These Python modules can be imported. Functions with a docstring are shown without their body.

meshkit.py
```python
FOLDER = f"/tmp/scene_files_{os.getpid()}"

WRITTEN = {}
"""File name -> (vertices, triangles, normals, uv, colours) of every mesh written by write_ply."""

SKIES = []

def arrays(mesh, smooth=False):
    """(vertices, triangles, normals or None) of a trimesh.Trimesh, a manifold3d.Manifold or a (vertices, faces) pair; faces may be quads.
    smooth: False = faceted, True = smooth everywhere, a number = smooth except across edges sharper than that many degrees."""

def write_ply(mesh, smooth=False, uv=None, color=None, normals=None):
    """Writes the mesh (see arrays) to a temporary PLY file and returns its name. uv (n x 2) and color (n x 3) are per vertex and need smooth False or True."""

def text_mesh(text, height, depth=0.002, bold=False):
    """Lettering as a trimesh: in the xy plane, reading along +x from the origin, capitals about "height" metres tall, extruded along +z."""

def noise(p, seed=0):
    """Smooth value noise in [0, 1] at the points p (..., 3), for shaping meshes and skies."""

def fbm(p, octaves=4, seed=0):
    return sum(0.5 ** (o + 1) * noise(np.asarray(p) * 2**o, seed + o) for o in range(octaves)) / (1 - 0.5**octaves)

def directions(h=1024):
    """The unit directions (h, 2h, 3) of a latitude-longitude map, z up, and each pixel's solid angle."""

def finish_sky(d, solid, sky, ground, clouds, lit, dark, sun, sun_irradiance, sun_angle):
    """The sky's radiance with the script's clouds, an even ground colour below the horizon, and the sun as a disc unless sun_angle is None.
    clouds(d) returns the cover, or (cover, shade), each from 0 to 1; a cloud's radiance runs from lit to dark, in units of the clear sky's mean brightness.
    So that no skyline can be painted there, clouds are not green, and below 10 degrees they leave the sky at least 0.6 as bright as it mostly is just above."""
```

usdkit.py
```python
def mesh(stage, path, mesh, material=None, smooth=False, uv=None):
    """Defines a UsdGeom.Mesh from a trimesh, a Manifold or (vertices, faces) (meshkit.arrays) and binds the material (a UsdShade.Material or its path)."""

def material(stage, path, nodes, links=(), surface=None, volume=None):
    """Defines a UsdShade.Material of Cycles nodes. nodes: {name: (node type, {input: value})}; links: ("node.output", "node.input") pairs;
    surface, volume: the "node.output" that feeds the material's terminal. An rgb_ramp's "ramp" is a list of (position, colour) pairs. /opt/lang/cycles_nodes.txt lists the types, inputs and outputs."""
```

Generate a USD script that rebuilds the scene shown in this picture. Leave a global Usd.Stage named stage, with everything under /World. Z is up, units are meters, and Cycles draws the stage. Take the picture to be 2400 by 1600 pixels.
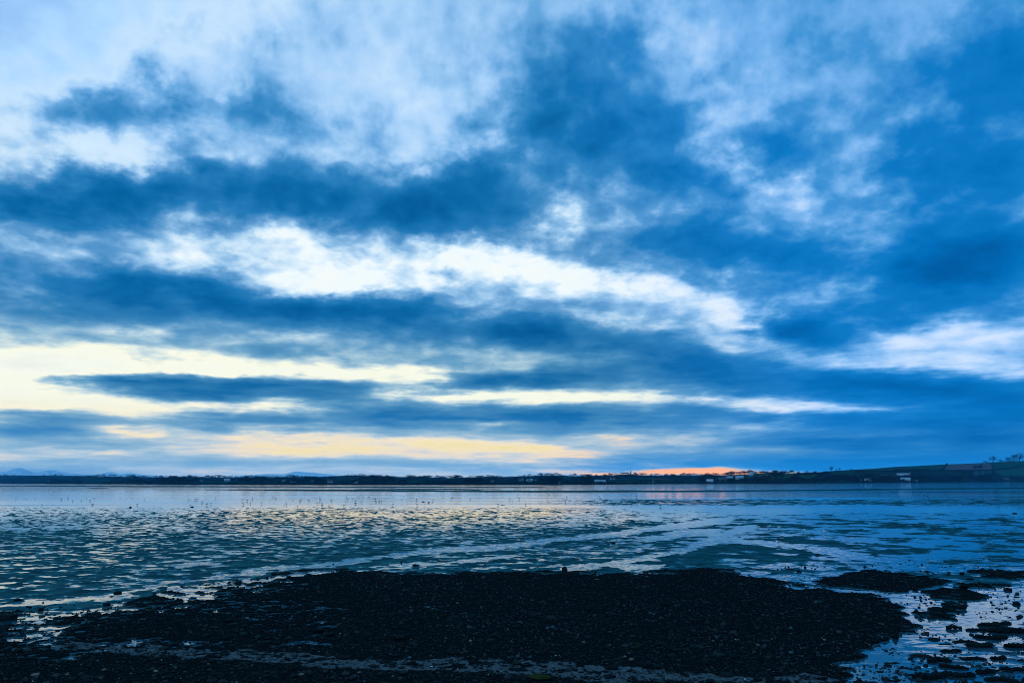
import math, random
import numpy as np
import trimesh
import usdkit, meshkit
from pxr import Gf, Sdf, Usd, UsdGeom, UsdLux, UsdShade, Vt

stage = Usd.Stage.CreateInMemory()
UsdGeom.SetStageUpAxis(stage, UsdGeom.Tokens.z)
UsdGeom.SetStageMetersPerUnit(stage, 1.0)
UsdGeom.Xform.Define(stage, '/World')

# ------------------------------------------------------------------ camera
EYE = (0.0, 0.0, 4.3)
PITCH, ROLL = 9.94, -0.14
FOCAL, APERTURE = 28.0, 36.0
EXPOSURE = 0.0
FPX = 2400 * FOCAL / APERTURE
cam = UsdGeom.Camera.Define(stage, '/World/camera')
cam.CreateFocalLengthAttr(FOCAL)
cam.CreateHorizontalApertureAttr(APERTURE)
cam.CreateVerticalApertureAttr(APERTURE * 682 / 1024)
cam.CreateClippingRangeAttr(Gf.Vec2f(0.1, 60000))
cam.CreateExposureAttr(EXPOSURE)


def rot(axis, deg):
    return trimesh.transformations.rotation_matrix(math.radians(deg), axis)[:3, :3]


CAM_R = rot([1, 0, 0], 90 + PITCH) @ rot([0, 0, 1], ROLL)
M = np.eye(4)
M[:3, :3] = CAM_R
M[:3, 3] = EYE
cam.AddTransformOp().Set(Gf.Matrix4d(M.T.tolist()))


def ray(px, py):
    """Direction in the world seen at a place of the 2400 x 1600 photograph."""
    d = CAM_R @ np.array([(px - 1200) / FPX, (800 - py) / FPX, -1.0])
    return d / np.linalg.norm(d)


def az_el(px, py):
    d = ray(px, py)
    return math.degrees(math.atan2(d[0], d[1])), math.degrees(math.asin(d[2]))


# ------------------------------------------------------------------ node graphs
class Ref(str):
    pass


class Graph:
    def __init__(self):
        self.nodes, self.links, self.count = {}, [], 0

    def __call__(self, kind, out, **inputs):
        self.count += 1
        name = f'{kind}_{self.count:03d}'
        plain = {}
        for k, v in inputs.items():
            if isinstance(v, Ref):
                self.links.append((str(v), f'{name}.{k}'))
            else:
                plain[k] = v
        self.nodes[name] = (kind, plain)
        return Ref(f'{name}.{out}')

    def math(self, op, a, b=0.0, c=0.0, clamp=False):
        return self('math', 'value', math_type=op, value1=a, value2=b, value3=c, use_clamp=clamp)

    def ramp01(self, v, lo, hi, a=0.0, b=1.0, kind='smoothstep'):
        return self('map_range', 'result', range_type=kind, value=v, from_min=lo, from_max=hi, to_min=a, to_max=b, clamp=True)

    def mix(self, fac, a, b, kind='mix'):
        return self('mix', 'color', mix_type=kind, fac=fac, color1=a, color2=b)

    def material(self, path, surface=None, volume=None):
        return usdkit.material(stage, path, self.nodes, self.links, surface=surface and str(surface), volume=volume and str(volume))


def lin(r, g, b, k=1.0):
    f = lambda c: (c / 255 / 12.92 if c <= 10.3 else ((c / 255 + 0.055) / 1.055) ** 2.4) * k
    return (f(r), f(g), f(b))


# ------------------------------------------------------------------ sky
SKY = 0.1
HAZE, HAZE_TOP, HAZE_REACH = 6.5e-5, 190.0, 12500.0
BASE = 0.51
SUN_AZ, SUN_EL = az_el(1640, 1108)[0], -0.6
sun_dir = np.array([math.sin(math.radians(SUN_AZ)) * math.cos(math.radians(SUN_EL)), math.cos(math.radians(SUN_AZ)) * math.cos(math.radians(SUN_EL)), math.sin(math.radians(SUN_EL))])

# cloud thickness laid out over the sky: place and reach in the photograph (2352 px wide view), tilt, thickness added
#    x     y    rx   ry  tilt  amount
CLOUDS = [
    # clear upper left, thin veil to its right
    (20, 40, 700, 380, 0, -.70), (150, -150, 800, 320, 0, -.4), (800, 60, 420, 260, 10, -.26), (930, 210, 260, 120, -10, -.20), (1130, 10, 120, 120, 0, -.1),
    # the grey-blue cloud of the upper left
    (420, 280, 440, 90, 0, .40), (330, 225, 150, 80, 10, .16), (150, 300, 200, 60, 0, .12), (640, 270, 200, 80, 0, .12), (590, 118, 260, 50, 3, .16), (900, 290, 160, 60, 0, .10),
    # bright seam under it
    (120, 355, 260, 40, 3, -.22), (330, 378, 260, 46, 3, -.28), (480, 395, 160, 30, 3, -.10), (870, 345, 250, 55, -3, -.24), (1010, 330, 120, 50, -20, -.10), (620, 350, 200, 34, 0, -.12),
    # long dark band from the left edge to the middle
    (60, 450, 420, 80, 3, .44), (430, 470, 420, 85, 4, .34), (760, 450, 420, 95, 4, .40), (1040, 510, 380, 120, 12, .34), (1000, 400, 300, 80, -10, .14), (250, 480, 300, 50, 0, .14), (1030, 560, 160, 60, 0, .12),
    # the band's rise towards the top of the sky
    (1230, 330, 330, 220, -30, .16), (1330, 210, 400, 200, -25, .24), (1480, 390, 420, 130, 4, .20), (1240, 60, 200, 190, 20, .08), (1480, 260, 330, 150, 10, .18), (1430, 100, 200, 130, 0, .10), (1500, 420, 380, 140, 20, .2),
    # holes in it
    (1220, 335, 170, 55, -8, -.46), (1100, 345, 110, 40, 0, -.22), (1285, 505, 105, 52, -5, -.62), (1270, 470, 60, 40, 0, -.1), (1210, 190, 70, 30, -30, -.08),
    # bright field upper right of the middle
    (1620, 150, 230, 190, 10, -.26), (1560, 60, 190, 130, 0, -.08), (1800, 320, 420, 130, 0, .16), (1880, 200, 320, 200, 0, .12), (1390, 20, 110, 70, 0, -.16), (1700, 250, 190, 90, 0, -.08), (1740, 405, 140, 70, 5, -.50), (1650, 360, 130, 60, 0, -.12), (1985, 430, 90, 45, 0, -.26), (1980, 60, 240, 160, 0, -.12), (1860, 170, 200, 160, 0, -.08), (2060, 310, 200, 120, 0, -.08),
    # heavy blue on the right edge
    (2280, 250, 300, 520, 10, .40), (2330, 560, 300, 200, 0, .24), (2160, 430, 240, 120, 0, .10), (2330, 410, 110, 70, 0, -.18), (2060, 480, 160, 50, 0, .08), (2200, 200, 120, 250, 10, .06),
    (1035, 615, 95, 55, 0, .24), (1475, 676, 60, 36, 0, .16), (1622, 714, 50, 36, 0, .16), (1800, 768, 130, 60, 8, .34), (1940, 800, 90, 36, 6, .14),
    # long bright gap in the middle
    (450, 580, 170, 40, 8, -.30), (740, 598, 400, 90, 8, -.54), (780, 650, 240, 44, 0, -.24), (640, 660, 200, 40, 0, -.14), (1000, 640, 240, 50, 0, -.22), (1180, 612, 240, 55, 8, -.50), (1350, 650, 250, 50, 14, -.46), (1540, 690, 190, 36, 16, -.46), (1690, 730, 160, 40, 22, -.46), (680, 545, 160, 30, 0, -.14), (1380, 600, 120, 40, 0, -.12),
    # pale left edge above the lower dark band
    (60, 515, 180, 45, 5, -.14), (230, 545, 230, 40, 8, .06), (60, 590, 250, 50, 0, .14),
    # lower dark band, running right
    (130, 670, 380, 85, 2, .42), (400, 640, 260, 60, 6, .30), (540, 715, 420, 70, 3, .42), (900, 735, 500, 62, 5, .40), (850, 690, 300, 40, 0, .18), (1250, 770, 460, 66, 7, .40), (1560, 820, 420, 56, 7, .38), (1180, 700, 260, 40, 5, .02), (1350, 740, 300, 36, 12, -.08), (1500, 765, 220, 32, 12, -.16), (1380, 800, 120, 26, 0, -.14), (1620, 770, 160, 36, 10, -.14),
    # dark mass on the right
    (1830, 600, 420, 110, 4, .38), (2150, 640, 340, 120, 0, .30), (1930, 745, 260, 70, 0, .32), (2100, 740, 190, 50, 0, .16), (1880, 690, 200, 46, 0, -.26), (2250, 660, 150, 50, 0, .08), (1720, 660, 150, 50, 10, .08), (1530, 560, 260, 80, 10, .14),
    # bright tufts at the right edge
    (2300, 745, 230, 45, -4, -.36), (2090, 785, 240, 50, -6, -.40), (2260, 805, 260, 45, 0, -.20), (1950, 835, 320, 36, 3, -.18), (1840, 775, 130, 40, 10, .16), (2200, 838, 300, 30, 0, -.34), (1780, 810, 160, 40, 8, -.20), (2350, 780, 120, 40, 0, -.2), (2320, 862, 190, 24, 0, -.16),
    # flat dark bands on the right
    (1650, 880, 520, 46, 1, .34), (2100, 890, 460, 48, 0, .36), (1300, 865, 360, 34, 0, .36), (1900, 1010, 800, 130, 0, .36), (2250, 980, 500, 170, 0, .44), (1500, 960, 420, 40, 2, .26), (2090, 945, 230, 46, 0, -.34), (1830, 935, 260, 22, 3, -.26), (1600, 925, 260, 20, 2, -.2), (2230, 935, 150, 40, 0, -.1),
    (1560, 962, 360, 18, 4, -.22), (1840, 990, 330, 16, 2, -.34), (1980, 1000, 250, 24, 0, -.2), (1430, 1012, 300, 26, 0, -.22), (1600, 1030, 260, 22, 0, -.14), (1700, 1060, 500, 40, 0, .16), (2100, 1060, 600, 60, 0, .16),
    # pale band and glow at the lower left
    (60, 775, 300, 34, 3, -.06), (320, 765, 110, 18, 4, -.26), (640, 783, 160, 16, 4, -.20), (200, 760, 500, 40, 3, .10), (260, 800, 480, 26, 3, .12), (700, 810, 420, 24, 3, .14),
    (60, 830, 420, 48, 0, -.56), (400, 845, 420, 42, 3, -.54), (760, 860, 360, 32, 3, -.56), (960, 858, 170, 24, 0, -.36), (60, 880, 260, 60, 0, -.40), (700, 862, 110, 14, -3, .22),
    (300, 872, 260, 30, 3, .42), (520, 892, 330, 36, 3, .48), (420, 912, 220, 22, 0, .2), (820, 895, 330, 26, 3, .40), (1080, 880, 260, 30, 0, .34), (130, 858, 60, 8, 0, .12),
    (70, 920, 330, 46, 0, -.46), (420, 936, 460, 26, 2, -.46), (650, 930, 180, 18, 0, -.2), (1200, 913, 520, 19, 2, -.66), (1000, 905, 200, 12, 0, -.1),
    (850, 950, 520, 44, 2, .40), (560, 965, 340, 28, 2, .34), (420, 980, 180, 16, 0, .12), (1150, 960, 400, 40, 2, .30), (1060, 972, 200, 12, 2, -.50), (640, 952, 110, 12, 0, -.06), (1330, 985, 300, 26, 0, .10),
    (60, 950, 180, 18, 0, .30), (110, 985, 330, 40, 0, .36), (260, 1020, 260, 26, 4, .22), (30, 1000, 150, 30, 0, .1), (20, 965, 90, 10, 0, -.2),
    (560, 998, 360, 22, 2, -.40), (850, 1016, 400, 20, 2, -.44), (1130, 1026, 260, 16, 3, -.36), (760, 1012, 130, 14, 0, .34), (640, 1020, 180, 10, 0, .12), (900, 1042, 620, 17, 2, -.44), (1300, 1040, 180, 14, 4, -.4), (470, 1040, 360, 14, 0, -.34), (200, 1035, 260, 8, 0, -.2), (250, 990, 120, 12, 3, -.2),
    (300, 1070, 500, 32, 0, .06), (900, 1068, 560, 24, 0, .14), (1250, 1068, 360, 18, 0, .10), (800, 1054, 120, 12, 0, .10), (450, 1058, 120, 10, 0, .08),
    (1275, 1085, 110, 7, 0, -.40), (1400, 1089, 90, 6, 0, -.5), (1500, 1082, 220, 8, 0, -.26), (1610, 1082, 170, 11, 0, -.62), (1645, 1074, 80, 7, -4, -.4), (1780, 1085, 220, 8, 0, -.56),
]
K = 2400 / 2352


def make_sky():
    g = Graph()
    d = g('texture_coordinate', 'generated')
    x, y, z = (g('separate_xyz', o, vector=d) for o in 'xyz')
    az = g.math('multiply', g.math('arctan2', x, y), 57.29578)
    el = g.math('multiply', g.math('arcsine', z), 57.29578)
    up = g.math('maximum', el, 0.0)
    # clouds draw together towards the horizon
    q = g('combine_xyz', 'vector', x=g.math('multiply', az, 0.055), y=g.math('multiply', g.math('logarithm', g.math('add', up, 4.5), 2.718282), 2.0), z=0.0)
    # turbulence bends the cloud edges: flatter near the horizon
    flat = g.ramp01(up, 0, 24, 0.13, 1.0, 'linear')
    caz, cel = az, el
    for scale, detail, rough, da, de in ((1.3, 3.0, 0.5, 8.0, 5.0), (5.0, 6.0, 0.62, 3.6, 3.2)):
        n = g('noise_texture', 'color', vector=q, scale=scale, detail=detail, roughness=rough)
        nr, ng = (g('separate_color', o, color=n) for o in 'rg')
        caz = g.math('multiply_add', g.math('multiply', g.math('subtract', nr, 0.5), da), g.ramp01(up, 0, 8, 0.35, 1.0, 'linear'), caz)
        cel = g.math('multiply_add', g.math('multiply', g.math('subtract', ng, 0.5), de), flat, cel)
    c = g('combine_xyz', 'vector', x=caz, y=cel, z=0.0)
    deck, gaps = g.math('multiply', BASE, 0.0), g.math('multiply', BASE, 0.0)
    for px, py, rx, ry, tilt, amount in CLOUDS:
        a0, e0 = az_el(px * K, py * K)
        a1, e1 = az_el((px + 20) * K, py * K)
        a2, e2 = az_el(px * K, (py - 20) * K)
        sx, sy = math.hypot(a1 - a0, e1 - e0) / 20 * rx, abs(e2 - e0) / 20 * ry
        tilt_here = math.atan2(e1 - e0, a1 - a0) - math.radians(tilt)
        m = g('mapping', 'vector', mapping_type='texture', vector=c, location=(a0, e0, 0), rotation=(0, 0, tilt_here), scale=(sx * 1.15, sy * 1.2, 1))
        s = g('gradient_texture', 'fac', gradient_type='spherical', vector=m)
        if amount > 0:
            deck = g.math('multiply_add', s, amount, deck)
        else:
            gaps = g.math('multiply_add', s, amount, gaps)
    # billows and wisps, calmer in the far bands
    fine = g('noise_texture', 'fac', vector=q, scale=3.2, detail=7.0, roughness=0.54, distortion=0.1)
    wisp = g('noise_texture', 'fac', vector=q, scale=10.0, detail=4.0, roughness=0.52, distortion=0.2)
    far = g('combine_xyz', 'vector', x=g.math('multiply', az, 0.10), y=g.math('multiply', el, 0.95), z=3.7)
    strand = g('noise_texture', 'fac', vector=far, scale=1.0, detail=6.0, roughness=0.6, distortion=0.3)
    n1, n2, n3 = (g.math('subtract', n, 0.5) for n in (fine, wisp, strand))
    high = g.ramp01(up, 0, 14, 0.35, 1.0, 'linear')
    puff = g.math('multiply', high, g.ramp01(up, 17, 27, 1.0, 0.40))
    low_amt = g.ramp01(up, 4.0, 12.0, 1.0, 0.0)
    # the high pale layer with its gaps
    back = g.math('multiply_add', gaps, 0.62, BASE)
    back = g.math('multiply_add', g.math('multiply', n1, 0.60), g.math('multiply', high, g.ramp01(up, 18, 28, 1.0, 0.7)), back)
    back = g.math('multiply_add', g.math('multiply', n2, 0.60), puff, back)
    back = g.math('multiply_add', g.math('multiply', n3, 0.95), low_amt, back)
    # the heavy low layer in front of it, with firmer edges
    front = g.math('multiply_add', gaps, 0.45, deck)
    front = g.math('multiply_add', g.math('multiply', n1, 1.0), high, front)
    front = g.math('multiply_add', g.math('multiply', n2, 0.30), high, front)
    front = g.math('multiply_add', g.math('multiply', n3, 0.75), low_amt, front)
    body = g.math('multiply_add', front, 0.72, 0.455)
    t = g('mix_float', 'result', fac=g.ramp01(front, -0.08, 0.36), a=back, b=body)
    # colours of thin and thick cloud, by height and by side
    def layer(*stops):
        return g('rgb_ramp', 'color', fac=g.math('add', t, 0.0, clamp=True), ramp=[(p, lin(*c)) for p, c in stops])
    top = layer((0, (156, 202, 252)), (.14, (176, 218, 255)), (.26, (197, 227, 254)), (.38, (164, 207, 248)), (.52, (110, 172, 226)), (.68, (58, 138, 198)), (.82, (22, 114, 178)), (1, (6, 92, 154)))
    mid = layer((0, (250, 255, 250)), (.16, (240, 251, 255)), (.28, (200, 228, 249)), (.40, (146, 193, 232)), (.54, (90, 152, 204)), (.70, (36, 122, 182)), (.84, (10, 102, 164)), (1, (0, 82, 142)))
    low = layer((0, (252, 255, 240)), (.18, (252, 253, 230)), (.28, (218, 232, 228)), (.40, (164, 198, 214)), (.54, (108, 162, 196)), (.70, (64, 132, 178)), (.86, (22, 104, 160)), (1, (2, 84, 144)))
    base = layer((0, (255, 232, 150)), (.16, (255, 234, 178)), (.28, (244, 228, 200)), (.40, (190, 208, 214)), (.54, (144, 182, 204)), (.70, (100, 156, 194)), (.86, (40, 122, 184)), (1, (4, 100, 172)))
    ember = layer((0, (255, 156, 26, 1.7)), (.16, (255, 166, 50, 1.4)), (.30, (252, 184, 100, 1.15)), (.42, (186, 192, 194)), (.56, (100, 158, 206)), (.70, (48, 134, 198)), (.86, (8, 116, 190)), (1, (2, 104, 180)))
    right = layer((0, (225, 238, 255)), (.16, (205, 227, 255)), (.28, (168, 208, 250)), (.40, (120, 180, 238)), (.54, (66, 148, 214)), (.70, (16, 122, 198)), (.84, (0, 108, 184)), (1, (0, 90, 160)))
    base = g.mix(g.math('multiply', g.ramp01(az, 0.0, 9.0), g.ramp01(el, 0.9, 2.2, 1.0, 0.25)), base, ember)
    col = g.mix(g.ramp01(el, 2.0, 6.0), base, low)
    col = g.mix(g.ramp01(el, 8.0, 13.0), col, mid)
    col = g.mix(g.ramp01(el, 17.0, 25.0), col, top)
    side = g.math('multiply_add', el, 0.25, az)
    col = g.mix(g.math('multiply', g.ramp01(side, 6.0, 26.0), g.ramp01(el, 1.0, 4.0)), col, right)
    # open sky where the cloud thins out
    clear = g('sky_texture', 'color', sky_type='single_scattering', sun_disc=False, sun_elevation=math.radians(SUN_EL), sun_rotation=math.radians(SUN_AZ), altitude=10.0, air_density=1.0, aerosol_density=0.6, ozone_density=3.0)
    clear = g.mix(1.0, clear, (1.6, 2.2, 3.6), 'multiply')
    clouds = g.mix(1.0, col, (1 / SKY,) * 3, 'multiply')
    out = g.mix(g.ramp01(t, -0.3, 0.15, 0.88, 1.0), clear, clouds)
    # the haze of the far shore dims what lies behind it, so the sky behind is that much brighter
    path = g.math('minimum', g.math('divide', HAZE_TOP, g.math('maximum', z, 1e-3)), HAZE_REACH)
    gain = g.math('exponent', g.math('multiply', path, HAZE * .55))
    b = g('background_shader', 'background', color=out, strength=g.math('multiply', gain, SKY))
    return g, b


g, b = make_sky()
sky_mat = g.material('/World/Looks/sky', surface=b)
dome = UsdLux.DomeLight.Define(stage, '/World/sky')
dome.CreateIntensityAttr(1.0)
UsdShade.MaterialBindingAPI.Apply(dome.GetPrim()).Bind(sky_mat)
dome.GetPrim().SetCustomDataByKey('kind', 'structure')
sun = UsdLux.DistantLight.Define(stage, '/World/sun')
sun.CreateNormalizeAttr(True)
sun.CreateIntensityAttr(0.5)
sun.CreateAngleAttr(0.53)
sun.CreateColorAttr(Gf.Vec3f(1.0, 0.86, 0.7))
zc = sun_dir
xc = np.cross([0, 0, 1], zc)
xc /= np.linalg.norm(xc)
S = np.eye(4)
S[:3, :3] = np.stack([xc, np.cross(zc, xc), zc], 1)
sun.AddTransformOp().Set(Gf.Matrix4d(S.T.tolist()))
from PIL import Image, ImageDraw
from scipy import ndimage
from scipy.special import ndtr

WORLD = '/World'
K = 2400 / 2352
USED = {}


def numbered(parent, name):
    n = USED.get((parent, name), 0)
    USED[(parent, name)] = n + 1
    return f'{parent}/{name}' if n == 0 else f'{parent}/{name}_{n:03d}'


def tag(prim, label=None, category=None, group=None, kind=None):
    for key, value in (('label', label), ('category', category), ('group', group), ('kind', kind)):
        if value:
            prim.SetCustomDataByKey(key, value)
    return prim


def obj(name, mesh, mat, parent=None, smooth=False, uv=None):
    path = numbered(str(parent.GetPath()) if parent else WORLD, name)
    return usdkit.mesh(stage, path, mesh, mat, smooth=smooth, uv=uv).GetPrim()


def thing(name, label, category, loc=(0, 0, 0), rotz=0.0, group=None, scale=1.0):
    x = UsdGeom.Xform.Define(stage, numbered(WORLD, name))
    x.AddTranslateOp().Set(Gf.Vec3d(*map(float, loc)))
    x.AddRotateZOp().Set(float(rotz))
    if scale != 1.0:
        x.AddScaleOp().Set(Gf.Vec3f(scale, scale, scale))
    return tag(x.GetPrim(), label, category, group)


def dup(first, label, category, loc, rotz=0.0, group=None, scale=1.0):
    p = thing(first.GetName().rstrip('0123456789').rstrip('_'), label, category, loc, rotz, group, scale)
    p.GetReferences().AddInternalReference(first.GetPath())
    p.SetInstanceable(True)
    return p


def primvar(prim, name, values, kind='float'):
    t = {'float': Sdf.ValueTypeNames.FloatArray, 'color': Sdf.ValueTypeNames.Color3fArray}[kind]
    pv = UsdGeom.PrimvarsAPI(prim).CreatePrimvar(name, t, 'vertex')
    values = np.asarray(values, np.float32)
    pv.Set(Vt.FloatArray.FromNumpy(values) if kind == 'float' else Vt.Vec3fArray.FromNumpy(values))


def rays(u, v):
    c = np.stack([(u - 1200) / FPX, (800 - v) / FPX, -np.ones_like(u)], -1)
    return c @ CAM_R.T


def on_ground(px, py, z=0.0):
    """The point at height z that the photograph (2400 x 1600) shows at px, py."""
    d = rays(np.asarray(px, float), np.asarray(py, float))
    s = (z - EYE[2]) / d[..., 2]
    return np.asarray(EYE) + s[..., None] * d


def pixel(p):
    c = (np.asarray(p, float) - np.asarray(EYE)) @ CAM_R
    return 1200 + FPX * c[..., 0] / -c[..., 2], 800 - FPX * c[..., 1] / -c[..., 2]


def smooth01(x, a, b):
    t = np.clip((x - a) / (b - a), 0, 1)
    return t * t * (3 - 2 * t)


# ------------------------------------------------------------------ the flats
V0, V1, SUB = 1128.0, 1720.0, 2.0


class Mask:
    """Outlines of ground features, given as seen in the 2352 px wide view of the photograph."""

    def __init__(self):
        self.im = Image.new('L', (1700, int((V1 - V0) * SUB)))
        self.dr = ImageDraw.Draw(self.im)

    def at(self, pts):
        return [((x * K + 500) / 2, (y * K - V0) * SUB) for x, y in pts]

    def poly(self, pts, value=255):
        self.dr.polygon(self.at(pts), fill=value)
        return self

    def line(self, pts, half, value=255):
        """A ribbon: half is its half height in picture pixels, one value or one per point."""
        half = np.broadcast_to(half, (len(pts),))
        self.poly([(x, y - h) for (x, y), h in zip(pts, half)] + [(x, y + h) for (x, y), h in list(zip(pts, half))[::-1]], value)
        return self

    def oval(self, x, y, rx, ry, value=255):
        a = np.linspace(0, 2 * np.pi, 24)
        return self.poly(list(zip(x + rx * np.cos(a), y + ry * np.sin(a))), value)

    def sample(self, u, v, blur=(1.5, 2.0)):
        a = ndimage.gaussian_filter(np.asarray(self.im, float) / 255, blur)
        return ndimage.map_coordinates(a, [(v - V0) * SUB, (u + 500) / 2], order=1, mode='nearest')


MAIN_BANK = [(-260, 1430), (0, 1407), (60, 1402), (130, 1410), (220, 1396), (300, 1384), (350, 1368), (392, 1352), (480, 1340), (560, 1328), (620, 1318), (700, 1309), (780, 1308), (850, 1313), (900, 1316), (1000, 1319), (1100, 1313), (1250, 1313), (1330, 1311), (1400, 1318), (1480, 1313), (1560, 1309), (1640, 1306), (1700, 1307), (1740, 1316), (1790, 1331), (1850, 1344), (1920, 1350), (1975, 1357), (2030, 1380), (2062, 1395), (2076, 1412), (2078, 1428), (2116, 1440), (2085, 1450), (2045, 1462), (2012, 1478), (1990, 1498), (1952, 1512), (1925, 1526), (1908, 1540), (1930, 1570), (1945, 1690), (-260, 1690)]
PATCHES = [
    [(1880, 1334), (1930, 1322), (1990, 1310), (2070, 1316), (2140, 1327), (2180, 1336), (2150, 1346), (2100, 1356), (2040, 1362), (1990, 1356), (1900, 1346)],
    [(2121, 1368), (2135, 1358), (2170, 1352), (2215, 1353), (2245, 1362), (2262, 1376), (2235, 1382), (2190, 1380), (2140, 1378)],
    [(2102, 1408), (2120, 1396), (2150, 1395), (2180, 1402), (2212, 1416), (2190, 1422), (2160, 1428), (2130, 1424)],
    [(2150, 1388), (2190, 1386), (2230, 1392), (2210, 1402), (2170, 1398)],
    [(2230, 1312), (2290, 1308), (2420, 1314), (2500, 1326), (2352, 1330), (2270, 1326)],
    [(2190, 1342), (2260, 1338), (2330, 1344), (2300, 1350), (2230, 1350)],
]
LOWER_RIGHT = [(2060, 1580), (2100, 1540), (2140, 1502), (2190, 1474), (2255, 1444), (2315, 1421), (2420, 1426), (2600, 1440), (2600, 1700), (2080, 1700)]
CHANNELS = [
    ([(-200, 1400), (0, 1389), (130, 1382), (250, 1374), (300, 1364)], [5, 5, 5, 4, 3]),
    ([(20, 1374), (150, 1371), (240, 1369)], [1.5, 2, 1.5]),
    ([(286, 1364), (330, 1352), (382, 1341), (370, 1352), (350, 1360)], [2, 6, 4, 4, 2]),
    ([(380, 1341), (480, 1330), (620, 1307), (700, 1301), (780, 1293), (860, 1281), (1000, 1264), (1150, 1256), (1270, 1241)], [5, 4.5, 4.5, 5, 6, 6, 7, 6, 5]),
    ([(560, 1340), (600, 1336), (640, 1324), (700, 1318), (760, 1312)], [2, 3, 4, 5, 2]),
    ([(395, 1352), (440, 1356), (500, 1354)], [3, 4, 2]), ([(420, 1372), (470, 1366), (520, 1360)], [2, 4, 2]), ([(380, 1364), (430, 1378), (440, 1386)], [3, 4, 2]),
    ([(820, 1310), (900, 1300), (1000, 1296), (1100, 1285), (1200, 1276)], [3, 4, 5, 4, 3]),
    ([(1080, 1308), (1110, 1306), (1150, 1303)], [2, 3, 2]),
    ([(1230, 1304), (1280, 1298), (1330, 1306), (1370, 1302)], [2, 4, 6, 3]),
    ([(1290, 1303), (1400, 1293), (1480, 1285), (1560, 1266), (1620, 1246), (1700, 1216), (1740, 1208)], [5, 5, 6, 6, 7, 7, 4]),
    ([(1380, 1296), (1440, 1300), (1500, 1302), (1540, 1298)], [3, 6, 6, 3]),
    ([(1270, 1241), (1400, 1228), (1500, 1214), (1600, 1203), (1680, 1194)], [4, 6, 6, 7, 8]),
    ([(1480, 1240), (1560, 1226), (1650, 1222)], [5, 8, 8]),
    ([(1640, 1236), (1750, 1246), (1850, 1257), (1950, 1274), (2080, 1300), (2220, 1308), (2352, 1318)], [5, 5, 6, 9, 9, 8, 7]),
    ([(1700, 1315), (1800, 1325), (1880, 1326)], [5, 6, 5]),
    ([(1790, 1343), (1850, 1350), (1950, 1358), (2010, 1362), (2060, 1370)], [2, 2, 3, 4, 7]),
]
DRY_MUD = [(1490, 1306), (1545, 1276), (1620, 1252), (1700, 1250), (1780, 1260), (1835, 1282), (1850, 1296), (1760, 1306), (1640, 1308)]
BARS = [
    ([(0, 1115.6), (300, 1117), (700, 1118.2), (1000, 1118.8), (1250, 1119.2)], [.5, .8, .9, .7, .3]),
    ([(480, 1124.5), (700, 1126), (1000, 1127.4), (1300, 1128.8), (1600, 1128.2), (1950, 1125.5), (2400, 1120.5)], [.4, 1.0, 1.3, 1.2, 1.0, 1.0, .8]),
    ([(820, 1122.6), (1000, 1123.4), (1150, 1124)], [.4, .6, .3]),
    ([(210, 1121.5), (245, 1121.8)], [.5, .4]),
]
SAND = [(150, 1474), (280, 1487), (420, 1492), (560, 1499), (700, 1508), (800, 1516), (950, 1520), (1120, 1525), (1290, 1530), (1420, 1538), (1540, 1546), (1700, 1554), (1900, 1560), (1930, 1600), (1600, 1600), (1420, 1578), (1200, 1558), (1000, 1548), (800, 1539), (600, 1527), (420, 1514), (280, 1506), (140, 1494)]
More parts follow.
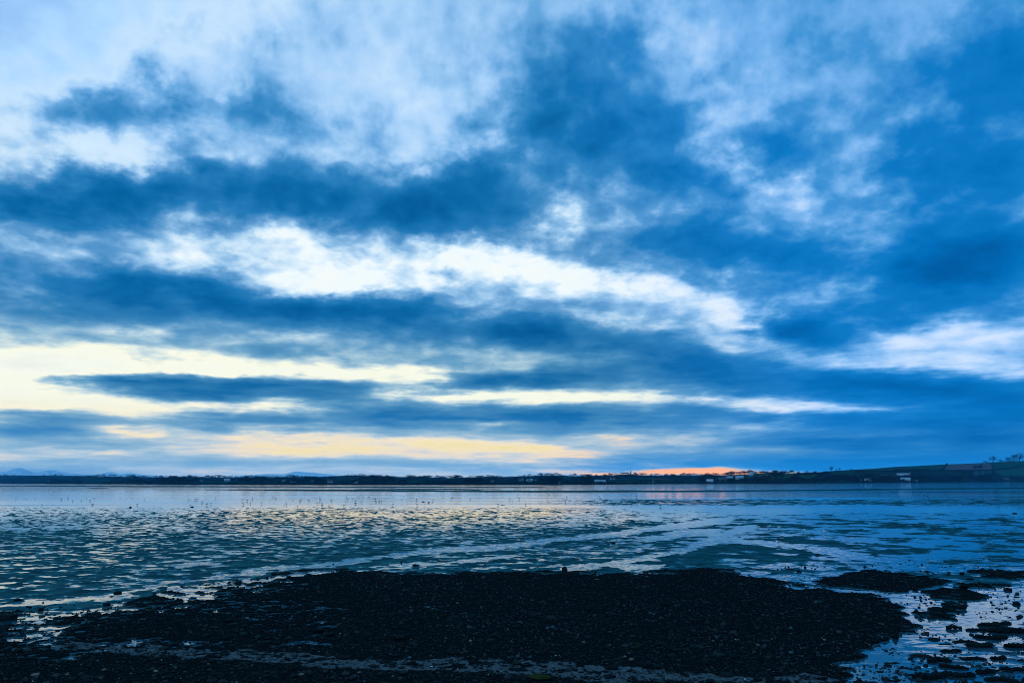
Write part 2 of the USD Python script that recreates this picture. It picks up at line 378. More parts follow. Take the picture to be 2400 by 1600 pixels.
WET_BANK = [  # pools that stay between the weed
    (240, 1432, 200, 16, 150), (520, 1420, 160, 22, 130), (330, 1480, 240, 18, 120), (470, 1345, 110, 10, 170), (620, 1345, 120, 16, 170), (90, 1428, 130, 18, 230), (60, 1455, 130, 22, 255), (140, 1478, 150, 16, 150), (560, 1392, 190, 14, 150), (660, 1400, 150, 26, 130), (700, 1435, 90, 26, 140), (700, 1478, 80, 14, 120), (985, 1392, 50, 6, 160), (1050, 1413, 60, 6, 160),
    (280, 1400, 170, 14, 120), (380, 1430, 220, 26, 70), (180, 1505, 190, 16, 110), (470, 1370, 90, 10, 190), (1440, 1318, 80, 4, 150), (1310, 1332, 70, 4, 110), (1530, 1345, 60, 8, 90), (840, 1400, 120, 12, 70), (860, 1455, 160, 14, 60)]


def flats():
    u = np.linspace(-420, 2820, 1290)
    v = np.concatenate([np.arange(1131.2, 1196, 0.42), np.arange(1196, 1700, 0.74)])
    U, V = np.meshgrid(u, v)
    P = on_ground(U, V)
    X, Y = P[..., 0], P[..., 1]
    n = lambda sx, sy, oct_, seed, a=0.0: meshkit.fbm(np.stack([(X * math.cos(a) + Y * math.sin(a)) / sx, (Y * math.cos(a) - X * math.sin(a)) / sy, np.full_like(X, 0.37)], -1), oct_, seed)
    # edges are sampled a little off, so that they run ragged
    wx, wy = n(.9, .9, 3, 11, .3) - .5, n(.7, .7, 3, 12, .5) - .5
    dist = np.hypot(X, Y)
    Ud, Vd = U + wx * 2.6 * FPX / dist, V + wy * 26 * np.minimum(1, 30 / dist)
    bank, patch, lower, chan, dry, bars, sand, wet = (Mask() for _ in range(8))
    bank.poly(MAIN_BANK)
    for p in PATCHES:
        patch.poly(p)
    lower.poly(LOWER_RIGHT)
    for p, h in CHANNELS:
        chan.line(p, h)
    dry.poly(DRY_MUD)
    for p, h in BARS:
        bars.line(p, h)
    sand.poly(SAND)
    for p in WET_BANK:
        wet.oval(*p)
    inner = bank.sample(Ud, Vd, (24, 24))
    bank, patch, lower = bank.sample(Ud, Vd, (1.4, .8)), patch.sample(Ud, Vd, (2., 1.2)), lower.sample(Ud, Vd, (4, 3))
    around = chan.sample(Ud, Vd, (16, 22))
    chan, dry, bars = chan.sample(Ud, Vd, (1.4, 1.5)), dry.sample(Ud, Vd, (6, 8)), bars.sample(U, V, (.5, 3))
    sand, wet = sand.sample(Ud, Vd, (4, 6)), wet.sample(Ud, Vd, (10, 20))
    small, mid, large = n(.36, .30, 3, 1, .12), n(1.7, 1.8, 4, 2, -.15), n(9., 9., 3, 3, .4)
    small2 = n(.75, .55, 3, 5, -.1)
    right = smooth01(U, 1250, 1750)
    # how much of the flat lies under water: all of it far out, less towards the bank, in larger pools on the right
    grain = (.62 * small2 + .38 * small) * (1 - right) + (.25 * small + .75 * mid) * right
    grain = ndtr((grain - grain.mean()) / grain.std())
    level_left = np.interp(V, [1185, 1190, 1200, 1220, 1250, 1300, 1345, 1380, 1440], [1.1, .66, .55, .46, .32, .20, .13, .12, .12])
    level_right = np.interp(V, [1196, 1206, 1230, 1262, 1290, 1320, 1400], [1.1, .70, .56, .50, .47, .62, .92])
    level = level_left * (1 - right) + level_right * right + (large - .5) * .5
    level = level + chan * 1.0 - dry * .46 - np.minimum(around, .5) * .62 * (1 - .5 * right)
    ribbon = smooth01(V, 1166, 1172) * (1 - smooth01(V, 1181, 1187)) * smooth01(U, 1180, 1500)  # a low mud ridge across the calm water
    level = level - ribbon * .75
    mud = .040 * (grain - level)
    mud = np.clip(mud, -.08, .05)
    far_bar = bars * (n(14, 5, 3, 8) - .16)
    mud = np.where(V < 1160, -.05 + 1.1 * np.clip(far_bar, 0, 1), mud)
    # banks of shingle and weed
    lump, grit = n(.55, .5, 3, 21, .6), n(.13, .13, 2, 22, .2)
    high = .028 + .09 * smooth01(inner, .55, 1) * n(5, 5, 2, 23) + .10 * (lump - .5) + .05 * (grit - .5)
    soggy = wet * (.045 + .15 * smooth01(n(.34, .30, 3, 27, .4), .47, .62))
    high = high - soggy - chan * .16
    hi2 = .035 + .11 * (lump - .45) + .05 * (grit - .5)
    lr = .10 * (.7 * n(.42, .5, 3, 31, .3) + .3 * n(1.6, 1.6, 2, 32) - .555) + .02 * (grit - .5)
    Z = mud
    Z = Z * (1 - smooth01(lower, .3, .7)) + lr * smooth01(lower, .3, .7)
    Z = Z * (1 - smooth01(patch, .3, .7)) + hi2 * smooth01(patch, .3, .7)
    Z = Z * (1 - smooth01(bank, .3, .75)) + high * smooth01(bank, .3, .75)
    P[..., 2] = Z
    rows, cols = U.shape
    i = (np.arange(rows - 1)[:, None] * cols + np.arange(cols - 1)).ravel()
    faces = np.stack([i, i + cols, i + cols + 1, i + 1], -1)
    shingle = np.maximum(np.maximum(smooth01(bank, .3, .7), smooth01(patch, .3, .7)), smooth01(lower, .3, .7) * .95)
    return P.reshape(-1, 3), faces, dict(shingle=shingle.ravel(), sand=sand.ravel(), dry=dry.ravel(), bars=(bars * (V < 1160)).ravel()), (u, v, Z)


def position(g, scale=(1, 1, 1)):
    return g('mapping', 'vector', mapping_type='point', vector=g('geometry', 'position'), scale=scale)


def mud_material():
    g = Graph()
    p = position(g)
    shingle = g('attribute', 'fac', attribute='shingle')
    sand = g('attribute', 'fac', attribute='sand')
    dry = g('attribute', 'fac', attribute='dry')
    fine = g('noise_texture', 'fac', vector=p, scale=9.0, detail=6.0, roughness=0.65)
    speck = g('noise_texture', 'fac', vector=p, scale=24.0, detail=4.0, roughness=0.7)
    patchy = g('noise_texture', 'fac', vector=p, scale=1.7, detail=5.0, roughness=0.65)
    broad = g('noise_texture', 'fac', vector=p, scale=0.8, detail=4.0, roughness=0.55)
    mud = g('rgb_ramp', 'color', fac=fine, ramp=[(.3, (.001, .010, .014)), (.7, (.003, .049, .055))])
    algae = g.mix(g.math('multiply', g.ramp01(broad, .40, .62), .8), mud, (.0015, .038, .038))
    mud = g.mix(dry, algae, (.0015, .034, .036))
    stone = g('rgb_ramp', 'color', fac=speck, ramp=[(.40, (.0012, .002, .002)), (.54, (.003, .0055, .0055)), (.70, (.012, .021, .021))])
    sandc = g('rgb_ramp', 'color', fac=fine, ramp=[(.30, (.03, .04, .04)), (.62, (.085, .105, .105))])
    where = g.ramp01(g.math('multiply', sand, g.math('multiply', g.ramp01(fine, .32, .52), g.ramp01(patchy, .38, .56))), .20, .55)
    stone = g.mix(where, stone, sandc)
    col = g.mix(shingle, mud, stone)
    hgt = g.math('add', g.math('multiply', fine, .6), g.math('multiply', speck, .4))
    b = g('bump', 'normal', height=hgt, strength=.8, distance=.04)
    # the closer to the water level, the wetter
    hz = g.math('multiply_add', g.math('subtract', fine, .5), .012, g('separate_xyz', 'z', vector=g('geometry', 'position')))
    share = g('mix_float', 'result', fac=shingle, a=g.ramp01(broad, .35, .65, .025, .085), b=.004)
    share = g.math('add', share, g('mix_float', 'result', fac=shingle, a=g.ramp01(hz, 0, .009, .34, 0), b=g.ramp01(hz, 0, .03, .16, 0)))
    dull = g('diffuse_bsdf', 'BSDF', color=col, normal=b)
    wet = g('glossy_bsdf', 'BSDF', color=(.22, .82, 1.0), roughness=g.ramp01(hz, 0, .02, .16, .4), normal=b)
    s = g('mix_closure', 'closure', fac=share, closure1=dull, closure2=wet)
    return g.material('/World/Looks/mud', surface=s)


def water_material():
    g = Graph()
    pos = g('geometry', 'position')
    x, y = (g('separate_xyz', o, vector=pos) for o in 'xy')
    # calm sheets and wind-ruffled streaks; the far channel is ruffled all over
    flat = lambda sx, sy: g('mapping', 'vector', mapping_type='point', vector=pos, scale=(sx, sy, 1))
    streak = g('noise_texture', 'fac', vector=flat(.006, .06), scale=1.0, detail=4.0, roughness=0.5)
    breeze = g.math('maximum', g.ramp01(streak, .46, .60), g.ramp01(y, 300, 340))
    reach = g.math('multiply', breeze, g.ramp01(y, 120, 200))
    k = g.math('add', g.ramp01(y, 20, 110, .10, .022, 'linear'), g.math('multiply', reach, g.ramp01(y, 290, 330, .32, .17)))
    small = g('noise_texture', 'color', vector=flat(1.8, 4.2), scale=1.0, detail=5.0, roughness=0.66)
    nr, ng = (g('separate_color', o, color=small) for o in 'rg')
    nx = g.math('multiply', g.math('subtract', nr, .5), k)
    ny = g.math('multiply', g.math('subtract', ng, .5), g.math('multiply', k, 1.4))
    b = g('mapping', 'vector', mapping_type='normal', vector=g('combine_xyz', 'vector', x=nx, y=ny, z=1.0))
    s = g('principled_bsdf', 'BSDF', base_color=(.003, .020, .026), roughness=.03, ior=1.5, normal=b)
    return g.material('/World/Looks/water', surface=s)


pts, faces, masks, FLAT = flats()
mudflat = obj('mudflat', (pts, faces), mud_material(), smooth=True)
for key in ('shingle', 'sand', 'dry'):
    primvar(mudflat, key, masks[key])
tag(mudflat, kind='structure')
w = 12400.0
water = obj('water', (np.array([[-w, -40, 0], [w, -40, 0], [w, w, 0], [-w, w, 0]]), np.array([[0, 1, 2, 3]])), water_material())
tag(water, kind='structure')
# ------------------------------------------------------------------ the far shore
SHORE = [(-900, 1133.8), (-300, 1132.8), (0, 1132.6), (200, 1134.0), (400, 1135.0), (800, 1136.0), (1200, 1136.0), (1600, 1134.0), (2000, 1131.2), (2400, 1127.8), (2900, 1124.5), (3300, 1123)]
SKYLINE = [(-900, 1112), (-300, 1113), (0, 1113.5), (100, 1114), (230, 1114.6), (300, 1117), (420, 1118), (500, 1117.5), (640, 1119), (690, 1117), (740, 1117.5), (790, 1115), (815, 1113.5), (870, 1114.5), (910, 1117), (970, 1117), (1060, 1119.5), (1140, 1116), (1170, 1118), (1230, 1115.5), (1280, 1112.8), (1310, 1113), (1340, 1115), (1370, 1115.4), (1400, 1114), (1450, 1112), (1480, 1111.4), (1520, 1113.5), (1550, 1114.4), (1600, 1113), (1660, 1113), (1700, 1113), (1750, 1111), (1800, 1109), (1860, 1108), (1920, 1106.5), (1950, 1103), (2000, 1100.5), (2050, 1097.5), (2100, 1093.5), (2150, 1091.5), (2200, 1088.5), (2280, 1085.5), (2330, 1083), (2400, 1080), (2600, 1074), (2900, 1078), (3300, 1084)]
# height of the nearer fields below the skyline, and how far behind the water the crest lies
MIDLINE = [(-900, 1124), (0, 1122), (300, 1123.5), (700, 1125), (900, 1124), (1200, 1124.5), (1450, 1122), (1560, 1119.5), (1620, 1121.5), (1700, 1119), (1800, 1116), (2000, 1111), (2200, 1104), (2400, 1100), (2900, 1098), (3300, 1098)]
CREST = [(-900, 2200), (1300, 2200), (1560, 2400), (1690, 1500), (1760, 500), (1950, 620), (2200, 800), (2400, 900), (3300, 900)]


def far_dir(u):
    d = rays(np.asarray(u, float), np.full_like(np.asarray(u, float), 1127.0))
    d = d[..., :2]
    return d / np.linalg.norm(d, axis=-1, keepdims=True)


def height_at(u, v, dist):
    """Height of what the photograph shows at u, v if it stands dist metres away."""
    d = rays(np.asarray(u, float), np.asarray(v, float))
    return EYE[2] + d[..., 2] / np.hypot(d[..., 0], d[..., 1]) * dist


def shore_dist(u):
    p = on_ground(u, np.interp(u, *zip(*SHORE)))
    return np.hypot(p[..., 0], p[..., 1])


def land(u, t):
    """Point of the land behind the far water: t = 0 at the water's edge, 1 at the first rise, 2 at the skyline, 3 behind it."""
    u, t = np.broadcast_arrays(np.asarray(u, float), np.asarray(t, float))
    d0, back = shore_dist(u), np.interp(u, *zip(*CREST))
    rise = .38 * back
    zm, zc = height_at(u, np.interp(u, *zip(*MIDLINE)), d0 + rise), height_at(u, np.interp(u, *zip(*SKYLINE)), d0 + back)
    hollow = np.interp(u, [1300, 1560, 1700, 1800], [.12, .16, .06, 0.0])
    d = np.interp(t, [-.2, 0, 1, 2, 3], [0, 1, 2, 3, 4])
    k = np.clip(np.floor(d).astype(int), 0, 3)
    f = d - k
    ds = np.stack([d0 - 60, d0, d0 + rise, d0 + back, d0 + back * 1.8 + 300], -1)
    zs = np.stack([np.full_like(d0, -1.5), np.full_like(d0, .25), zm, zc, zc * .8], -1)
    pick = lambda a, i: np.take_along_axis(a, i[..., None], -1)[..., 0]
    dist = pick(ds, k) * (1 - f) + pick(ds, k + 1) * f
    fz = np.where(k == 1, f ** 1.25, np.where(k == 2, f ** .9, f))
    z = pick(zs, k) * (1 - fz) + pick(zs, k + 1) * fz
    z = z - np.where(k == 2, np.sin(np.pi * f) * hollow * zm, 0)
    xy = far_dir(u) * dist[..., None]
    return np.concatenate([xy, z[..., None]], -1)


def t_of(u, v):
    """How far up the land lies what the photograph shows at u, v."""
    t = np.linspace(0, 2, 401)
    pv = pixel(land(np.full_like(t, u), t))[1]
    return float(np.interp(-v, -np.maximum.accumulate(pv[::-1])[::-1], t))


FIELDS = [  # pastures and ploughland on the slopes, as outlines seen in the photograph, with their soil or grass colour
    ([(1428, 1122), (1490, 1120), (1540, 1119), (1592, 1126), (1524, 1131), (1428, 1131)], (.006, .036, .028)), ([(1520, 1121), (1545, 1119.5), (1592, 1126), (1560, 1127)], (.040, .048, .036)),
    ([(1778, 1112), (1815, 1111), (1812, 1124), (1780, 1124)], (.040, .060, .030)), ([(1822, 1110.5), (1930, 1107), (1920, 1117), (1866, 1122), (1820, 1117)], (.020, .060, .024)),
    ([(2010, 1104), (2030, 1098), (2100, 1094), (2218, 1088), (2208, 1101), (2105, 1102), (2085, 1104.5), (2020, 1105)], (.008, .050, .034)), ([(1945, 1108), (1960, 1104), (2006, 1101), (2000, 1112), (1950, 1114)], (.008, .036, .026)),
    ([(2225, 1088), (2327, 1084), (2328, 1100.5), (2300, 1102), (2214, 1103)], (.070, .066, .062)),
    ([(2330, 1083), (2440, 1079), (2440, 1086), (2390, 1094), (2332, 1100.5)], (.006, .048, .020)), ([(2333, 1102.5), (2390, 1096.5), (2460, 1086), (2480, 1115), (2350, 1115)], (.012, .066, .040)),
    ([(2283, 1103.5), (2298, 1103), (2294, 1113), (2282, 1114)], (.020, .065, .078)), ([(2300, 1103), (2312, 1102.5), (2309, 1111), (2297, 1112)], (.020, .060, .074)), ([(2314, 1102.5), (2325, 1102), (2324, 1110), (2313, 1111)], (.018, .052, .066)),
    ([(196, 1122.5), (255, 1122.5), (255, 1132), (200, 1131)], (.005, .036, .034)), ([(470, 1126), (590, 1127), (600, 1133), (400, 1133), (440, 1128)], (.005, .036, .030)), ([(1125, 1115), (1165, 1115), (1168, 1120), (1128, 1120)], (.035, .07, .075)),
    ([(905, 1126), (985, 1126), (990, 1131), (900, 1131)], (.01, .034, .03)), ([(232, 1113), (290, 1114), (290, 1117), (232, 1117)], (.02, .06, .075)),
]


def hills():
    u = np.linspace(-900, 3300, 1401)
    t = np.concatenate([[-.2], np.linspace(0, 1, 40), np.linspace(1, 2, 60)[1:], [2.3, 3.0]])
    U, T = np.meshgrid(u, t)
    P = land(U, T)
    rough = meshkit.fbm(np.stack([P[..., 0] / 160, P[..., 1] / 160, np.zeros_like(U)], -1), 4, 41) - .5
    P[..., 2] += rough * 3.0 * np.clip(T, 0, 1) * (np.abs(T - 2) > .02)
    col = np.empty(U.shape + (3,))
    tone = meshkit.fbm(np.stack([P[..., 0] / 120, P[..., 1] / 200, np.ones_like(U)], -1), 3, 44)[..., None]
    col[:] = np.array((.005, .013, .014)) + (tone > .52) * np.array((.003, .012, .008))
    pv = pixel(P)[1]
    canvas = lambda: Image.new('L', (4200, 480))
    for pts, c in FIELDS:
        im = canvas()
        ImageDraw.Draw(im).polygon([(a + 900, (b - 1070) * 6) for a, b in pts], fill=255)
        m = ndimage.map_coordinates(np.asarray(im, float) / 255, [(pv - 1070) * 6, U + 900], order=1)[..., None]
        col = col * (1 - m) + np.asarray(c) * 1.0 * m
    rows, cols = U.shape
    i = (np.arange(rows - 1)[:, None] * cols + np.arange(cols - 1)).ravel()
    return P.reshape(-1, 3), np.stack([i, i + 1, i + cols + 1, i + cols], -1), col.reshape(-1, 3)


def land_material():
    g = Graph()
    c = g('attribute', 'color', attribute='field_color')
    n = g('noise_texture', 'fac', vector=position(g), scale=.06, detail=6.0, roughness=0.65)
    col = g.mix(1.0, c, g('rgb_ramp', 'color', fac=n, ramp=[(.3, (.7, .7, .7)), (.7, (1.35, 1.35, 1.35))]), 'multiply')
    return g.material('/World/Looks/land', surface=g('diffuse_bsdf', 'BSDF', color=col))


hp, hf, hc = hills()
hill = obj('hills', (hp, hf), land_material(), smooth=True)
primvar(hill, 'field_color', hc, 'color')
tag(hill, kind='structure')


def mountains():
    """The pale mountains far behind the low shore."""
    out = []
    for name, pts, dist in (
            ('distant_mountains', [(-200, 1118), (-60, 1108), (0, 1106), (14, 1106), (26, 1098), (40, 1095.6), (52, 1097), (68, 1104), (86, 1109), (100, 1103.5), (114, 1100.4), (128, 1102), (146, 1107), (190, 1111), (230, 1112), (246, 1106.5), (258, 1105), (266, 1107), (280, 1112), (296, 1108.5), (308, 1108), (330, 1112), (420, 1119)], 10600.),
            ('distant_mountains', [(540, 1119), (562, 1114.5), (580, 1113.2), (600, 1112), (622, 1109.8), (640, 1110.2), (664, 1111.6), (676, 1107.5), (688, 1104.6), (696, 1104), (704, 1105.2), (716, 1105.8), (736, 1107), (760, 1110), (790, 1113.5), (830, 1119)], 9800.)):
        u = np.linspace(pts[0][0], pts[-1][0], 160)
        v = np.interp(u, *zip(*pts))
        v = ndimage.gaussian_filter1d(v, 1.0)
        prof = np.array([-.9, -.6, -.3, -.1, 0, .15, .5, 1.0])
        hz = np.array([0, .25, .62, .92, 1.0, .9, .5, 0])
        P = []
        for k, (a, h) in enumerate(zip(prof, hz)):
            d = dist + a * 1300
            z = height_at(u, v, dist) * h
            w = meshkit.fbm(np.stack([u / 9, np.full_like(u, k * .8), np.zeros_like(u)], -1), 3, 55) - .5
            z = z * (1 + .35 * w * (h < .99)) if 0 < h else z * 0 - 2
            P.append(np.concatenate([far_dir(u) * d, z[:, None]], -1))
        P = np.array(P)
        r, c = P.shape[:2]
        i = (np.arange(r - 1)[:, None] * c + np.arange(c - 1)).ravel()
        g = Graph()
        m = g.material('/World/Looks/' + numbered('looks', 'moor'), surface=g('diffuse_bsdf', 'BSDF', color=(.72, .84, .86)))  # pale blue base colour has the fading of distance haze painted in
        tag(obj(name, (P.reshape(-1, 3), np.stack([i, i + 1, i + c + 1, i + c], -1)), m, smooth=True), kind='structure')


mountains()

# haze over the far shore
g = Graph()
air = g.material('/World/Looks/air', volume=g('principled_volume', 'volume', color=(.06, .50, .90), density=HAZE, anisotropy=0.2))
R = HAZE_REACH
box = trimesh.creation.box([2 * R, R + 800, HAZE_TOP + 4])
box.apply_translation([0, (R - 800) / 2, (HAZE_TOP - 4) / 2])
tag(obj('haze', box, air), kind='stuff')
# ------------------------------------------------------------------ materials of the things
def plain(name, color, rough=.7, spec=.2, vary=0.0, scale=3.0):
    g = Graph()
    base = tuple(color)
    if vary:
        n = g('noise_texture', 'fac', vector=g('texture_coordinate', 'object'), scale=scale, detail=5.0, roughness=0.6)
        base = g.mix(g.ramp01(n, .3, .7), tuple(c * (1 - vary) for c in color), tuple(c * (1 + vary) for c in color))
    s = g('principled_bsdf', 'BSDF', base_color=base, roughness=rough, specular_ior_level=spec)
    return g.material('/World/Looks/' + name, surface=s)


def weed_look(name, dark, light, gloss=.0):
    g = Graph()
    n = g('noise_texture', 'fac', vector=g('geometry', 'position'), scale=26.0, detail=4.0, roughness=0.65)
    c = g('rgb_ramp', 'color', fac=n, ramp=[(.35, dark), (.68, light)])
    c = g.mix(1.0, c, g('rgb_ramp', 'color', fac=g('object_info', 'random'), ramp=[(0, (.35, .35, .35)), (.6, (.9, .9, .9)), (.9, (1.5, 1.4, 1.25)), (1, (3.0, 2.7, 2.2))]), 'multiply')
    b = g('bump', 'normal', height=n, strength=.8, distance=.03)
    d = g('diffuse_bsdf', 'BSDF', color=c, normal=b)
    w = g('glossy_bsdf', 'BSDF', color=(.7, .9, 1.0), roughness=.3, normal=b)
    return g.material('/World/Looks/' + name, surface=g('mix_closure', 'closure', fac=gloss, closure1=d, closure2=w))


LOOK = {
    'weed': weed_look('weed', (.001, .003, .003), (.006, .014, .013), .012),
    'green_weed': weed_look('green_weed', (.002, .005, .002), (.016, .024, .006), .012),
    'bright_weed': weed_look('bright_weed', (.006, .014, .002), (.045, .060, .008), .01),
    'pebble': weed_look('pebble', (.004, .005, .0045), (.020, .025, .023), .025),
    'grey_pebble': weed_look('grey_pebble', (.004, .016, .02), (.02, .055, .062), .05),
    'shell': plain('shell', (.55, .58, .52), .5, .4),
    'tan_stone': plain('tan_stone', (.16, .13, .085), .8, .2, .3, 8.0),
    'rock': weed_look('rock', (.001, .002, .003), (.006, .009, .010), .01),
    'driftwood': plain('driftwood', (.010, .010, .010), .8, .1, .4, 6.0),
    'render_wall': plain('render_wall', (.42, .50, .52), .85, .2, .06, .4),
    'dim_wall': plain('dim_wall', (.13, .17, .20), .85, .2, .10, .4),
    'pale_sheet': plain('pale_sheet', (.28, .34, .38), .6, .3, .08, .3),
    'slate': plain('slate', (.05, .06, .07), .7, .3, .15, .5),
    'dark_pane': plain('dark_pane', (.02, .025, .03), .2, .5),
    'stonework': plain('stonework', (.06, .07, .08), .9, .1, .2, .5),
    'bark': plain('bark', (.008, .010, .012), .95, .05, .3, 1.0),
    'twigs': plain('twigs', (.004, .008, .012), .95, .02),
    'twigs_warm': plain('twigs_warm', (.008, .013, .012), .95, .02),
    'hedge': plain('hedge', (.003, .007, .008), .95, .02, .3, .5),
    'gull_white': plain('gull_white', (.82, .84, .84), .7, .2), 'gull_grey': plain('gull_grey', (.25, .28, .31), .7, .2),
    'leg': plain('leg', (.12, .06, .02), .6, .2), 'wader': plain('wader', (.012, .013, .015), .8, .1),
}
rng = np.random.default_rng(7)


def flat_z(px, py):
    gu, gv, gz = FLAT
    return ndimage.map_coordinates(gz, [np.interp(py, gv, np.arange(len(gv))), np.interp(px, gu, np.arange(len(gu)))], order=1)


def spot(px, py, sink=0.0):
    p = on_ground(px, py)
    p[..., 2] = np.maximum(flat_z(np.atleast_1d(px), np.atleast_1d(py)).reshape(p[..., 2].shape), -.01) - sink
    return p


def px_size(p):
    return math.hypot(p[0], p[1]) / FPX


def lump(seed, size=(1, 1, 1), sub=2, rough=.35, freq=1.6, flat=-.35):
    """An uneven stone or clump about 1 across, standing on z = 0."""
    m = trimesh.creation.icosphere(sub, .5)
    v = m.vertices * np.asarray(size)
    n = meshkit.fbm(m.vertices * freq * 2 + seed * 7.31, 3, seed) - .5
    v = v * (1 + 2 * rough * n)[:, None]
    v[:, 2] = np.maximum(v[:, 2], flat * size[2])
    v[:, 2] -= v[:, 2].min()
    return v, np.array(m.faces)


def facet(seed, size, cuts=9):
    """A broken angular rock: an ellipsoid with flat faces hewn off."""
    r = np.random.default_rng(seed)
    m = trimesh.creation.icosphere(3, .5)
    v = m.vertices.copy()
    for _ in range(cuts):
        d = r.normal(size=3)
        d /= np.linalg.norm(d)
        k = r.uniform(.30, .44)
        over = v @ d - k
        v -= np.maximum(over, 0)[:, None] * d
    v += (meshkit.fbm(v * 9 + seed, 3, seed) - .5)[:, None] * v * .12
    v = v * np.asarray(size)
    v[:, 2] -= v[:, 2].min()
    return v, np.array(m.faces)


# ------------------------------------------------------------------ shingle, shells and weed of the banks
def instancer(name, protos, points, scales, spins, which):
    pi = UsdGeom.PointInstancer.Define(stage, f'/World/{name}')
    paths = []
    for i, (pname, mesh, mat) in enumerate(protos):
        paths.append(obj(pname, mesh, mat, pi.GetPrim(), smooth=True).GetPath())
    pi.CreatePrototypesRel().SetTargets(paths)
    pi.CreatePositionsAttr(Vt.Vec3fArray.FromNumpy(np.asarray(points, np.float32)))
    pi.CreateScalesAttr(Vt.Vec3fArray.FromNumpy(np.asarray(scales, np.float32)))
    q = np.zeros((len(points), 4), np.float16)
    q[:, 2], q[:, 3] = np.sin(np.asarray(spins) / 2), np.cos(np.asarray(spins) / 2)
    pi.CreateOrientationsAttr(Vt.QuathArray.FromNumpy(q))
    pi.CreateProtoIndicesAttr(Vt.IntArray.FromNumpy(np.asarray(which, np.int32)))
    tag(pi.GetPrim(), kind='stuff')
    return pi


def mask_of(key):
    gu, gv, _ = FLAT
    a = masks[key].reshape(len(gv), len(gu))
    return lambda px, py: ndimage.map_coordinates(a, [np.interp(py, gv, np.arange(len(gv))), np.interp(px, gu, np.arange(len(gu)))], order=1)


on_shingle, on_sand = mask_of('shingle'), mask_of('sand')


def scatter(count, reach, seed):
    """Places on the banks, in metres, with their picture places."""
    r = np.random.default_rng(seed)
    n = count * 5
    y, s = 14 + (44 - 14) * r.random(n) ** 1.25, r.uniform(-.80, .80, n)
    p = np.stack([s * y, y, np.zeros(n)], -1)
    px, py = pixel(p)
    ok = (on_shingle(px, py) > reach) & (py < 1690)
    p, px, py = p[ok][:count], px[ok][:count], py[ok][:count]
    p[:, 2] = flat_z(px, py)
    return p, px, py


p, px, py = scatter(78000, .45, 1)
keep = p[:, 2] > -.02
p, px, py = p[keep], px[keep], py[keep]
r = np.random.default_rng(2)
open_pool = (px > 2050) & (py > 1440) & (p[:, 2] < .012)
p, px, py = p[~open_pool], px[~open_pool], py[~open_pool]
size = r.lognormal(math.log(.026), .62, len(p)).clip(.010, .20)
pick = r.choice(7, len(p), p=[.22, .22, .20, .19, .145, .015, .010])
cluster = meshkit.fbm(np.stack([p[:, 0] / 1.6, p[:, 1] / 2.2, 0 * p[:, 0]], -1), 4, 77)
pick = np.where((pick == 4) & (r.random(len(p)) > smooth01(cluster, .44, .66) * 1.2 + .06), 1, pick)
near_sand = on_sand(px, py) > .3
pick = np.where(near_sand & (r.random(len(p)) < .035), 6, pick)
keep = ~near_sand | (r.random(len(p)) < .45)
p, size, pick = p[keep], size[keep], pick[keep]
size = np.where(pick == 6, size * .6, size)
pale = (pick >= 5) & (pixel(p)[1] < 1480) & (r.random(len(p)) < .7)
pick = np.where(pale, 0, pick)
p[:, 2] -= size * .12
# gravel half drowned in the creek shallows
n = 5200
qx, qy = r.uniform(1830, 2420, n), 1310 + 290 * r.random(n) ** 1.1
q = on_ground(qx, qy)
thick = meshkit.fbm(np.stack([q[:, 0] / 1.3, q[:, 1] / 1.6, 0 * qx + 9], -1), 4, 79)
ok = (thick > .53) & (flat_z(qx, qy) < .005) & (flat_z(qx, qy) > -.075)
q, qs = q[ok], r.lognormal(math.log(.05), .5, ok.sum()).clip(.02, .16)
q[:, 2] = -qs * r.uniform(.1, .45, len(qs))
p, size, pick = np.vstack([p, q]), np.concatenate([size, qs]), np.concatenate([pick, r.choice(4, len(q))])
instancer('shingle', [('pebble', lump(1, (1, .8, .6), 1), LOOK['pebble']), ('pebble', lump(2, (1.2, .8, .5), 1), LOOK['weed']), ('pebble', lump(3, (.9, 1, .7), 1), LOOK['pebble']), ('pebble', lump(4, (1.3, .7, .45), 1), LOOK['weed']),
                      ('grey_pebble', lump(5, (1, .8, .6), 1), LOOK['grey_pebble']), ('tan_pebble', lump(6, (1.1, .8, .5), 1), LOOK['tan_stone']), ('shell', lump(8, (1, .8, .28), 1, .15), LOOK['shell'])],
          p, size[:, None] * r.uniform(.8, 1.25, (len(p), 3)), r.uniform(0, 6.28, len(p)), pick)


def tuft(seed):
    """A tuft of wrack: a heap of limp fronds."""
    r = np.random.default_rng(seed)
    parts = [trimesh.Trimesh(*lump(seed, (1, .9, .42), 2, .5, 2.2))]
    for k in range(14):
        a, reach = r.uniform(0, 6.28), r.uniform(.30, .62)
        base = np.array([math.cos(a) * .2, math.sin(a) * .2, r.uniform(.12, .3)])
        tip = np.array([math.cos(a) * reach, math.sin(a) * reach, r.uniform(0, .06)])
        mid = (base + tip) / 2 + [0, 0, r.uniform(.02, .14)]
        side = np.array([-math.sin(a), math.cos(a), r.uniform(-.4, .4)]) * r.uniform(.03, .08)
        v = np.array([base - side, base + side, mid - side, mid + side, tip])
        f = np.array([[0, 1, 3], [0, 3, 2], [2, 3, 4]])
        parts.append(trimesh.Trimesh(v, np.vstack([f, f[:, ::-1]]), process=False))
    m = trimesh.util.concatenate(parts)
    return np.array(m.vertices), np.array(m.faces)


